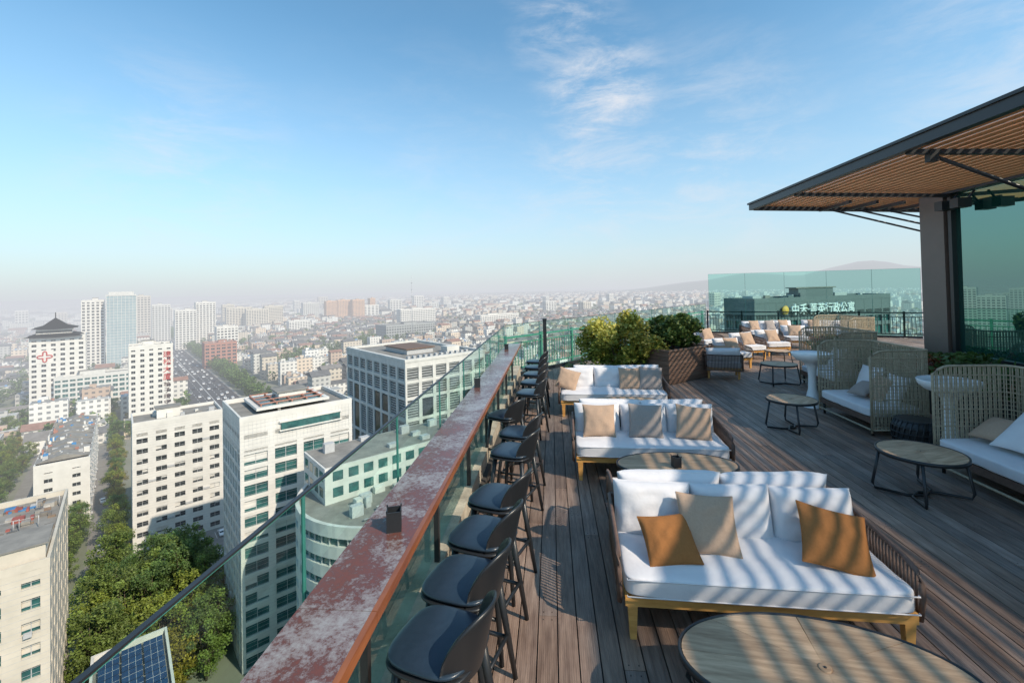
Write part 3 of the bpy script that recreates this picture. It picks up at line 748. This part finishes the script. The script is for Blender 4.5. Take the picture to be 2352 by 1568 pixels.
# counter
stone=M('counter_stone',(.31,.29,.285),(.17,.055,.038),scale=2.2,rough=.22,bump=.1,bscale=60,dist=.002)
nn_=stone.node_tree.nodes
cr=[x for x in nn_ if x.type=='VALTORGB'][0].color_ramp
n2=nn_.new('ShaderNodeTexNoise'); n2.inputs['Scale'].default_value=26; n2.inputs['Detail'].default_value=10; n2.inputs['Roughness'].default_value=.82
n1=[x for x in nn_ if x.type=='TEX_NOISE'][0]; ll=stone.node_tree.links
tcx=[x for x in nn_ if x.type=='TEX_COORD'][0]; ll.new(tcx.outputs['Object'],n2.inputs[0])
mm=nn_.new('ShaderNodeMath'); mm.operation='MULTIPLY_ADD'; mm.inputs[1].default_value=.8; ll.new(n2.outputs[0],mm.inputs[0])
m3=nn_.new('ShaderNodeMath'); m3.operation='MULTIPLY'; m3.inputs[1].default_value=.6; ll.new(n1.outputs[0],m3.inputs[0]); ll.new(m3.outputs[0],mm.inputs[2])
crn=[x for x in nn_ if x.type=='VALTORGB'][0]; ll.new(mm.outputs[0],crn.inputs[0]); cr.elements[0].position=.60; cr.elements[1].position=.84
e=cr.elements.new(.675); e.color=(.12,.05,.04,1); e=cr.elements.new(.73); e.color=(.22,.17,.165,1)
edgew=M('counter_edge_wood',(.38,.13,.045),(.18,.055,.028),scale=4,rough=.25,stretch=(1,.4,3))
b=MB(); y=-.4
while y<11.3:
    y1=min(y+2.35,11.35); b.box(-1.15,-.815,y+.002,y1-.002,1.06,1.10,0); b.box(-.815,-.79,y+.002,y1-.002,1.045,1.101,1); y=y1
yy=.83
while yy<11.3:
    b.box(-1.0,-.96,yy-.02,yy+.02,.28,1.06,2); b.box(-1.14,-.84,yy-.02,yy+.02,1.02,1.058,2); yy+=1.43
b.box(-1.13,-1.09,-.4,11.3,1.0,1.058,2)
cnt=b.build('bar_counter',[stone,edgew,black])
b=MB(); b.add([(-1.02,-.4,.28),(-1.02,11.3,.28),(-1.02,11.3,.98),(-1.02,-.4,.98)],[(0,1,2,3)],0); b.box(-1.026,-1.014,-.4,11.3,.98,.986,1)
b.build('inner_glass_panel',[glass,gedge])
def candle(x,y,z,rz=0):
    b=MB(); s=.042;h=.115
    for (x0,x1,y0,y1) in ((-s,s,-s,-s+.006),(-s,s,s-.006,s),(-s,-s+.006,-s+.006,s-.006),(s-.006,s,-s+.006,s-.006)): b.box(x0,x1,y0,y1,0,h,0)
    b.box(-s+.006,s-.006,-s+.006,s-.006,0,.05,0); b.tube([(0,0,.05),(0,0,.08)],.018,1,n=10)
    for a in ((-s,-s),(s,-s),(s,s),(-s,s)): b.box(a[0]*.95-.004,a[0]*.95+.004,a[1]*.95-.004,a[1]*.95+.004,h,h+.012,0)
    b.build('candle_holder',[black,cloth],(x,y,z),rz)
candle(-.95,2.62,1.10,.3); candle(-1.08,6.4,1.10,.2); candle(-1.05,10.3,1.10)

# bar stools
def stool():
    b=MB(); sh=.70
    b.rbox((.45,.44,.04),T((0,.01,sh+.02)),1,p=3.4,n=14,crown=.15)
    b.rbox((.465,.455,.035),T((0,.01,sh-.012)),0,p=3.4,n=14)
    n=24;m=10; vo=[];vi=[]
    for i in range(n+1):
        u=-1+2*i/n; th=R(74*u)
        H=.33*(max(0,1-abs(u)**2.6))**.55+.004
        for j in range(m+1):
            q=j/m; rx=.228; ry=.215+.085*q
            z=sh-.06+H*q
            wv=1-.10*(1-q)*abs(u)
            vo.append((rx*math.sin(th)*wv,-ry*math.cos(th*.95),z)); vi.append(((rx-.014)*math.sin(th)*wv,-(ry-.014)*math.cos(th*.95),z))
    k=len(vo); fs=[]
    for i in range(n):
        for j in range(m):
            a=i*(m+1)+j; fs.append((a,a+1,a+m+2,a+m+1)); fs.append((k+a,k+a+m+1,k+a+m+2,k+a+1))
        a=i*(m+1)+m; fs.append((a,k+a,k+a+m+1,a+m+1))
    b.add(vo+vi,fs,0,True)
    for sx,sy in ((-1,-1),(1,-1),(1,1),(-1,1)):
        b.tube([(sx*.15,sy*.15,sh-.02),(sx*.23,sy*.23,0)],[.026,.016],0,n=8)
    z=.24; c=.2
    b.tube([(-c,-c,z+.06),(c,-c,z+.06)],.013,0); b.tube([(-c,c,z),(c,c,z)],.013,0); b.tube([(-c,-c,z+.03),(-c,c,z+.03)],.013,0); b.tube([(c,-c,z+.03),(c,c,z+.03)],.013,0)
    return b
st0=stool().build('bar_stool',[blackp,seatm],(-.60,2.30,0),R(73))
for (x,y,rz) in ((-.57,2.79,74),(-.53,3.32,72),(-.49,3.90,70),(-.45,5.0,70),(-.43,5.64,72),(-.68,6.4,60),(-.39,7.75,74),(-.38,8.6,72),(-.38,9.4,74),(-.40,10.2,75),(-.40,11.0,75)):
    inst(st0,'bar_stool',(x,y,0),R(rz))

# sofas
def sofa(name,W_,n,loc,rz,pillows=(),seed=0,dark=False):
    b=MB(); rn=random.Random(seed)
    for x in (.05,W_-.05):
        for y in (.05,.66):
            b.add([(x-.022,y-.022,0),(x+.022,y-.022,0),(x+.022,y+.022,0),(x-.022,y+.022,0),(x-.035,y-.03,.26),(x+.035,y-.03,.26),(x+.035,y+.03,.26),(x-.035,y+.03,.26)],[(0,3,2,1),(4,5,6,7),(0,1,5,4),(1,2,6,5),(2,3,7,6),(3,0,4,7)],1)
    b.box(.0,W_,.02,.075,.235,.305,1); b.box(0,.05,.076,.8,.24,.30,1); b.box(W_-.05,W_,.076,.8,.24,.30,1); b.box(0,W_,.8,.84,.24,.30,1)
    for k in range(9): b.box(.05,W_-.05,.12+k*.075,.15+k*.075,.27,.29,1)
    b.rbox((W_+.0,.84,.150),T((W_/2,.40,.383)),0,p=12,n=26,crown=.10,sag=.016,seed=seed)
    for zz in (.325,.44): b.tube([(.012,.0,zz),(.012,-.018,zz),(W_*.25,-.021,zz),(W_*.5,-.021,zz),(W_*.75,-.021,zz),(W_-.012,-.018,zz),(W_-.012,.0,zz)],.005,0,n=5)
    for sx,x in ((-1,-.035),(1,W_+.035)):
        path=[(x,.06,.24),(x,.03,.40),(x,.035,.49),(x,.08,.555),(x,.2,.585),(x,.5,.61),(x,.86,.64)]
        b.tube(path,.018,2,n=7); b.tube([(x,.06,.25),(x,.86,.25)],.014,2,n=6)
        y=.09
        while y<.87:
            zt=.56+.08*(y-.08)/.78 if y>.1 else .54
            b.tube([(x,y,.25),(x,y,zt)],.0085,2,n=5); y+=.036
    b.tube([(-.035,.87,.64),(W_+.035,.87,.64)],.016,2,n=7); b.tube([(-.035,.87,.25),(W_+.035,.87,.25)],.014,2,n=6)
    x=0
    while x<W_+.03: b.box(x-.008,x+.008,.862,.877,.25,.64,2); x+=.034
    cw=W_/n
    for k in range(n):
        X=T((cw*(k+.5)+rn.uniform(-.012,.012),.69,.60+rn.uniform(-.006,.006)))@RX(-14+rn.uniform(-2,2))@RX(90)@RZ(rn.uniform(-2,2))
        b.pillow(cw*1.0,.44,.23,X,0,n=22,e=6,pinch=.03,seed=seed*3+k*1.3,wr=.12)
    for (px,py,spin,tilt,sz,mt) in pillows:
        c=math.cos(R(tilt)); X=T((px,py,.45+sz*.5*c+.015))@RX(-tilt)@RX(90)@RZ(spin)
        b.pillow(sz,sz,.13,X,mt,n=20,e=2.2,pinch=.07,seed=px*5,wr=.14)
    return b.build(name,[cloth,teak,rattan,sand,rust,taupe],loc,rz)
sofa('outdoor_sofa',1.88,3,(.47,3.29,0),R(-2.3),[(.36,.29,7,56,.38,4),(.68,.42,-3,38,.43,3),(1.54,.33,-15,50,.45,4)],1)
sofa('outdoor_sofa',1.78,2,(2.36,4.93,0),R(179),[],2)
sofa('outdoor_sofa',1.90,3,(.27,5.93,0),R(-2),[(.32,.43,0,28,.43,3),(.94,.43,-3,28,.44,5),(1.56,.40,-8,34,.45,3)],3)
sofa('outdoor_sofa',1.78,2,(2.15,7.58,0),R(179),[],4)
sofa('outdoor_sofa',2.0,3,(.13,8.80,0),R(-1.5),[(.14,.38,-18,30,.42,3),(1.36,.44,0,25,.42,3),(1.76,.42,-4,26,.44,5)],5)
sofa('outdoor_sofa',1.78,2,(2.2,10.48,0),R(179),[],6)

# tables
def table(rx,ry,h,name,loc,rz,wedges=8):
    b=MB(); n=64
    vs=[];fs=[]
    prof=[(0.0,-.035),(.016,-.035),(.016,.003),(0,.003)]
    for k in range(n):
        t=2*math.pi*k/n
        for (o,z) in prof: vs.append(((rx-.016+o)*math.cos(t),(ry-.016+o)*math.sin(t),h+z))
    for k in range(n):
        k2=(k+1)%n
        for j in range(4): j2=(j+1)%4; fs.append((k*4+j,k2*4+j,k2*4+j2,k*4+j2))
    b.add(vs,fs,1,True)
    for wd in range(wedges):
        a0=2*math.pi*wd/wedges+.004; a1=2*math.pi*(wd+1)/wedges-.004; m=8
        mid=[];outer=[]
        for i in range(m+1):
            t=a0+(a1-a0)*i/m
            outer.append(((rx-.02)*math.cos(t),(ry-.02)*math.sin(t)))
            mid.append((.035*math.cos(t),.035*math.sin(t)))
        P=mid+outer[::-1]; q=len(P); v=.85+.3*random.random()
        b.add([(x,y,h-.022) for x,y in P]+[(x,y,h) for x,y in P],[tuple(range(q,2*q))[::-1],tuple(range(q))]+[(i,(i+1)%q,q+(i+1)%q,q+i) for i in range(q)],0,False,(v,v,v))
    b.revolve([(0,h-.028),(rx-.018,h-.028)],n,1,sx=1,sy=(ry-.018)/(rx-.018),smooth=False)
    b.revolve([(.033,h-.02),(.033,h+.003),(.026,h+.004),(0,h+.004)],16,0); b.revolve([(0,h+.006),(.008,h+.006),(.008,h+.004)],10,1)
    for sgn in (-1,1):
        ax=rx*.78; ay=ry*.55*sgn
        fx=rx*.9; fy=ry*.68*sgn
        pts=[(-ax,ay,h-.03),(-fx*.98,fy,.08),(-fx*.93,fy*.95,.025),(-fx*.5,fy*.1,.016),(0,-fy*.15,.016),(fx*.5,fy*.1,.016),(fx*.93,fy*.95,.025),(fx*.98,fy,.08),(ax,ay,h-.03)]
        b.tube(pts,.016,1,n=8)
    return b.build(name,[tabw,black],loc,rz,colattr=True)
table(.74,.40,.45,'oval_coffee_table',(1.40,2.58,0),R(-7))
table(.68,.36,.45,'oval_coffee_table',(1.38,5.38,0),0)
table(.68,.36,.45,'oval_coffee_table',(1.25,8.2,0),0)
candle(1.35,5.28,.452,.2)
table(.42,.42,.5,'round_side_table',(4.22,5.70,0),R(20))
table(.39,.39,.5,'round_side_table',(4.04,8.2,0),R(40))
table(.40,.40,.5,'round_side_table',(5.50,11.7,0),R(10))

# rope loveseats
def loveseat(name,loc,rz,W_=1.42,D_=.92,H=1.38,pil=()):
    b=MB(); cr_=.12
    path=[(0,0)]
    def arc(cx,cy,a0,a1):
        for k in range(7): a=R(a0+(a1-a0)*k/6); path.append((cx+cr_*math.cos(a),cy+cr_*math.sin(a)))
    arc(cr_,D_-cr_,180,90); arc(W_-cr_,D_-cr_,90,0); path.append((W_,0))
    P=[Vector((x,y,0)) for x,y in path]; cum=[0]
    for i in range(1,len(P)): cum.append(cum[-1]+(P[i]-P[i-1]).length)
    tot=cum[-1]
    def at(s):
        for i in range(1,len(P)):
            if s<=cum[i]+1e-6: f=(s-cum[i-1])/(cum[i]-cum[i-1]+1e-9); return P[i-1].lerp(P[i],f)
        return P[-1]
    def topz(s):
        e=min(s,tot-s); 
        return H-.10*max(0,(1-e/.22))**2- .02
    s=0; kk=0
    while s<=tot:
        p=at(s); q=at(min(tot,s+.02)); a=math.atan2((q-p).y,(q-p).x) if s<tot-.02 else math.pi*1.5
        b.box(-.0055,.0055,-.0055,.0055,.10,topz(s),0,X=T((p.x,p.y,0))@Matrix.Rotation(a,4,'Z')); kk+=1; s+=.036 if kk%2 else .022
    z=.14
    kz=0
    while z<H-.12:
        r_=.004 if kz%4 else .009
        b.tube([tuple(p+Vector((0,0,z))) for p in P],r_,0,n=4); z+=.055; kz+=1
    sm=[at(tot*k/50)+Vector((0,0,topz(tot*k/50))) for k in range(51)]
    b.tube([P[0]+Vector((0,0,.05))]+sm+[P[-1]+Vector((0,0,.05))],.016,0,n=7)
    b.tube([tuple(p+Vector((0,0,.10))) for p in P],.016,0,n=7); b.tube([(0,0,.10),(W_,0,.10)],.016,0,n=7)
    b.box(.03,W_-.03,.0,D_-.04,.20,.29,2)
    for x in (.06,W_-.06):
        for y in (.05,D_-.1): b.tube([(x,y,0),(x,y,.2)],.02,3,n=8)
    b.rbox((W_-.04,.82,.15),T((W_/2,.39,.37)),1,p=10,n=16,crown=.12,sag=.01)
    for (px,py,spin,tilt,sz,mt) in pil:
        b.pillow(sz,sz,.17,T((px,py,.44+sz*.45))@RX(-tilt)@RX(90)@RZ(spin),mt,n=12,e=2.3)
    return b.build(name,[rope,cloth,rattan,black,sand,taupe],loc,rz)
loveseat('rope_loveseat',(5.05,9.2,0),R(-90),pil=((.45,.6,3,22,.55,1),(.85,.5,-8,30,.45,4),(1.05,.6,0,25,.5,1),(.7,.35,10,60,.38,5)))
loveseat('rope_loveseat',(4.93,6.42,0),R(-90),W_=1.6,pil=((.30,.5,8,60,.42,4),(.75,.5,3,48,.62,1),(1.2,.6,-5,25,.5,1)))
loveseat('rope_loveseat',(6.1,11.9,0),R(-90),pil=((.45,.6,3,22,.5,1),(.95,.5,-8,30,.45,4)))
loveseat('rope_loveseat',(8.6,15.9,0),R(-80),pil=((.45,.6,3,22,.5,1),(.95,.5,-8,30,.45,4)))
b=MB(); b.revolve([(0,0),(.22,0),(.27,.1),(.28,.22),(.27,.34),(.23,.42),(0,.43)],24,0,smooth=False)
for k in range(24):
    t=2*math.pi*k/24; b.tube([(.23*math.cos(t),.23*math.sin(t),.01),(.285*math.cos(t+.1),.285*math.sin(t+.1),.15),(.285*math.cos(t+.2),.285*math.sin(t+.2),.3),(.235*math.cos(t+.3),.235*math.sin(t+.3),.42)],.012,0,n=5)
for z,r_ in ((.08,.27),(.16,.285),(.24,.29),(.32,.28),(.41,.24)): b.tube([(r_*math.cos(2*math.pi*k/24),r_*math.sin(2*math.pi*k/24),z) for k in range(24)],.01,0,n=5,closed=True)
b.build('rattan_pouf',[black],(5.35,7.3,0))
wp=M('white_gloss',(.84,.85,.86),(.82,.83,.84),rough=.3)
for (x,y) in ((5.55,6.95),(5.15,9.62)):
    b=MB(); b.revolve([(0,1.055),(.33,1.055),(.35,1.07),(.355,1.06),(.34,1.0),(.27,.93),(.15,.88),(.09,.80),(.065,.6),(.075,.35),(.13,.12),(.20,.02),(.20,0)],40,0)
    b.build('pedestal_bar_table',[wp],(x,y,0))
def arm(loc,rz,p=3,seed=0):
    sofa('rattan_armchair',.82,1,loc,rz,[(.41,.38,0,30,.44,p)],seed)
arm((5.0,13.7,0),R(12),3,11); arm((7.2,16.0,0),R(10),3,12); arm((4.1,14.9,0),R(60),5,13); arm((6.1,15.2,0),R(15),3,14); arm((5.0,12.9,0),R(165),3,15); arm((5.4,16.8,0),R(20),3,18); arm((8.6,17.8,0),R(-15),3,19)
sofa('lounge_sofa',2.2,3,(8.3,19.9,0),R(8),[(.4,.45,0,22,.42,3),(1.1,.45,4,22,.42,5),(1.7,.45,0,22,.42,3)],16)
sofa('lounge_sofa',2.2,3,(10.6,20.1,0),R(-12),[(.4,.45,0,22,.42,3),(1.6,.45,4,22,.42,5)],17)
table(.35,.35,.45,'round_side_table',(6.7,14.3,0),0)

# planter and bushes
pw_m=M('planter_wood',(.23,.14,.10),(.14,.085,.06),scale=4,rough=.6,stretch=(.6,.6,6),attr=True)
b=MB(); w2,d2=1.7,1.15
z=.02
k=0
while z<.80:
    v=random.uniform(.8,1.25)
    for (x0,x1,y0,y1) in ((0,w2,0,.035),(0,w2,d2-.035,d2),(0,.035,.036,d2-.036),(w2-.035,w2,.036,d2-.036)): b.box(x0,x1,y0,y1,z,z+.105,0,col=(v,v,v))
    z+=.112
b.box(-.03,w2+.03,-.03,.06,.81,.85,0); b.box(-.03,w2+.03,d2-.06,d2+.03,.81,.85,0); b.box(-.03,.06,.061,d2-.061,.81,.85,0); b.box(w2-.06,w2+.03,.061,d2-.061,.81,.85,0)
b.box(.05,w2-.05,.05,d2-.05,.02,.75,1)
planter=b.build('wood_planter',[pw_m,M('soil',(.06,.045,.03),(.03,.02,.015),scale=20,rough=1)],(2.85,11.6,0),R(38),colattr=True)
leafb=M('bush_leaves',(1,1,1),(.8,.8,.8),scale=6,rough=.4,attr=True,trans=.4)
def bush(name,loc,rx,ry,h,z0,n,seed,cA=(.17,.25,.04),cB=(.68,.60,.14),sz=.095,lobes=9):
    rn=random.Random(seed); b=MB()
    for k in range(9):
        a=rn.uniform(0,6.28); b.tube([(.05*math.cos(a),.05*math.sin(a),0),(rx*.3*math.cos(a),ry*.3*math.sin(a),z0+h*.4),(rx*.65*math.cos(a),ry*.65*math.sin(a),z0+h*rn.uniform(.6,.85))],[.02,.012,.005],1,n=5)
    L0=[]
    for _ in range(lobes*4):
        d=Vector((rn.gauss(0,1),rn.gauss(0,1),rn.gauss(0,1))).normalized(); r0=rn.uniform(.45,.85)
        L0.append((Vector((d.x*rx*r0,d.y*ry*r0,z0+h/2+d.z*h/2*r0)),rn.uniform(.15,.3)*min(rx,ry)*1.2,rn.uniform(.7,1.3)))
    for _ in range(n):
        c,q,l=rn.choice(L0); d=Vector((rn.gauss(0,1),rn.gauss(0,1),rn.gauss(0,1))).normalized()*q*rn.random()**.35
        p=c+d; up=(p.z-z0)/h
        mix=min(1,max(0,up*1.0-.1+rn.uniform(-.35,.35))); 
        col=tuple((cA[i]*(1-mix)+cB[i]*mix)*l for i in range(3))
        b.leaf(p,sz,0,col,rn,up=.3)
    return b.build(name,[leafb,bark2],loc,colattr=True)
bark2=M('stem',(.12,.08,.05))
bush('bush',(1.80,12.5,0),1.25,1.0,1.65,.08,10500,1,lobes=12)
bush('bush',(3.1,12.7,.0),.75,.62,1.0,.76,5500,2,cA=(.09,.16,.04),cB=(.28,.34,.09))
bush('bush',(3.65,13.0,.0),.55,.5,.9,.76,3800,3,cA=(.09,.16,.04),cB=(.28,.34,.09))
b=MB(); b.box(.3,2.6,11.7,12.0,0,.22,0); b.box(2.4,2.7,12.0,13.4,0,.22,0); b.box(.4,2.4,12.0,13.8,0,.15,1)
b.build('planting_bed_kerb',[conc,bark2])
bush('flowering_shrub',(.7,12.3,0),.5,.35,.35,.1,1800,5,cA=(.08,.13,.04),cB=(.3,.35,.12),sz=.06)
bush('flowering_shrub',(2.3,12.1,0),.6,.35,.4,.1,1800,6,cA=(.08,.13,.04),cB=(.32,.32,.14),sz=.06)
grn=M('green_paint',(.14,.38,.30),(.10,.28,.22),rough=.4)
def railing(name,p,q,mat,h=1.08,sp_=.13):
    b=MB(); p=Vector(p);q=Vector(q);L0=(q-p).length; ang=math.atan2((q-p).y,(q-p).x)
    b.box(0,L0,-.03,.03,h-.05,h,0); b.box(0,L0,-.02,.02,.12,.16,0); b.box(0,L0,-.02,.02,h-.22,h-.19,0)
    x=0
    k=0
    while x<L0:
        if k%12==0: b.box(x-.035,x+.035,-.035,.035,0,h+.04,0)
        else: b.box(x-.009,x+.009,-.009,.009,.16,h-.22,0)
        x+=sp_; k+=1
    b.build(name,[mat],p,ang)
railing('green_railing',(-1.35,12.95,0),(7.8,24.1,0),grn)
railing('dark_railing',(7.9,24.05,0),(15.8,20.7,0),black)
b=MB(); b.box(-.05,.05,-.05,.05,0,1.55,0); b.box(-.06,.06,-.06,.06,1.55,1.60,0); b.build('fence_post',[black],(-.22,12.95,0))

# pavilion
brown=M('bronze_cladding',(.17,.135,.115),(.15,.12,.10),scale=3,rough=.45)
pg=bpy.data.materials.new('pavilion_glass'); pg.use_nodes=True; NN=pg.node_tree.nodes; LL=pg.node_tree.links
pb=NN['Principled BSDF']; pb.inputs['Base Color'].default_value=(.012,.07,.06,1); pb.inputs['Roughness'].default_value=.02
gl=NN.new('ShaderNodeBsdfGlossy'); gl.inputs[0].default_value=(.28,.56,.50,1); gl.inputs['Roughness'].default_value=.0
ms=NN.new('ShaderNodeMixShader'); ms.inputs[0].default_value=.46; LL.new(pb.outputs[0],ms.inputs[1]); LL.new(gl.outputs[0],ms.inputs[2]); LL.new(ms.outputs[0],NN['Material Output'].inputs[0])
b=MB()
b.box(8.0,8.55,10.0,10.6,0,4.4,0)
b.box(8.02,8.35,-8,10.0,0,.93,0); b.box(8.0,8.35,-8,10.0,4.2,4.4,2)
b.box(8.12,8.16,-8,9.9,.93,4.2,1)
for y in (9.9,7.9,5.9,3.9,1.9,-.1,-2.1): b.box(8.03,8.3,y-.04,y+.04,.93,4.2,2)
b.box(8.05,8.28,-8,10,.93,1.0,2)
b.box(8.36,15.5,-8,10.58,0,4.2,0)
b.build('pavilion',[brown,pg,black])
# slatted canopy
slat=M('canopy_slat_wood',(.95,.47,.21),(.82,.39,.17),scale=3,rough=.6,stretch=(1,.3,1))
b=MB()
SL=.14; ZC=4.39
def cz(x): return ZC-SL*(x-5)/3
x=5.10
while x<9.9:
    z=cz(x)
    b.box(-.038,.038,-7,11.75,-.007,.007,0,X=T((x+.05,0,z))@RY(15)); x+=.150
b.box(4.97,5.08,-7,11.85,4.30,4.44,1); b.box(4.94,5.11,-7,11.88,4.44,4.48,1)
XE=T((5.08,11.75,ZC))@RY(math.degrees(math.atan(SL/3)))
b.box(0,4.9,.01,.09,-.10,.09,1,X=XE)
for y in (-3.6,-.1,3.4,6.9,9.9):
    X=T((5.08,y,ZC))@RY(math.degrees(math.atan(SL/3)))
    b.box(0,4.8,-.035,.035,-.12,-.05,1,X=X)
for y in (-3.6,-.1,3.4,6.9):
    b.tube([(5.4,y,4.24),(8.0,y,3.1)],.028,1,n=8)
    b.cbox((5.4,y,4.22),(.12,.1,.14),0,1)
for k in range(4):
    x0=6.6+k*.55; b.tube([(x0,11.6-k*.05,cz(x0)-.06),(x0+2.2,11.2-k*.1,3.5)],.022,1,n=8)
    b.box(x0-.03,x0+.03,10.6,11.75,cz(x0)-.12,cz(x0)-.05,1)
b.build('slatted_canopy',[slat,black])
b=MB()
for y in (9.3,9.65): b.cbox((7.75,y,3.92),(.24,.18,.18),0,0); b.tube([(7.85,y,3.96),(8.0,y,4.15)],.02,0)
b.build('floodlight',[black])
# hedge in front of the pavilion
b=MB(); b.box(6.95,7.9,-6,13.2,0,.55,0); b.box(7.05,7.8,-5.9,13.1,.55,.58,1); b.build('hedge_planter',[pw_m,bark2])
b=MB(); rn=random.Random(8)
for _ in range(14000):
    y=rn.uniform(1,13.2); x=7.42+rn.gauss(0,.22); hh=.42+.25*noise.noise(Vector((y*1.3,0,2)))
    z=.58+hh*rn.random()**.7
    k=noise.noise(Vector((y*.9,4,1)))
    c=(.10,.18,.045) if k<.12 else ((.34,.10,.045) if rn.random()<.5 else (.15,.18,.045))
    l=rn.uniform(.6,1.4); b.leaf((x,y,z),.11,0,tuple(q*l for q in c),rn,up=.2)
b.build('hedge',[leafb],colattr=True)
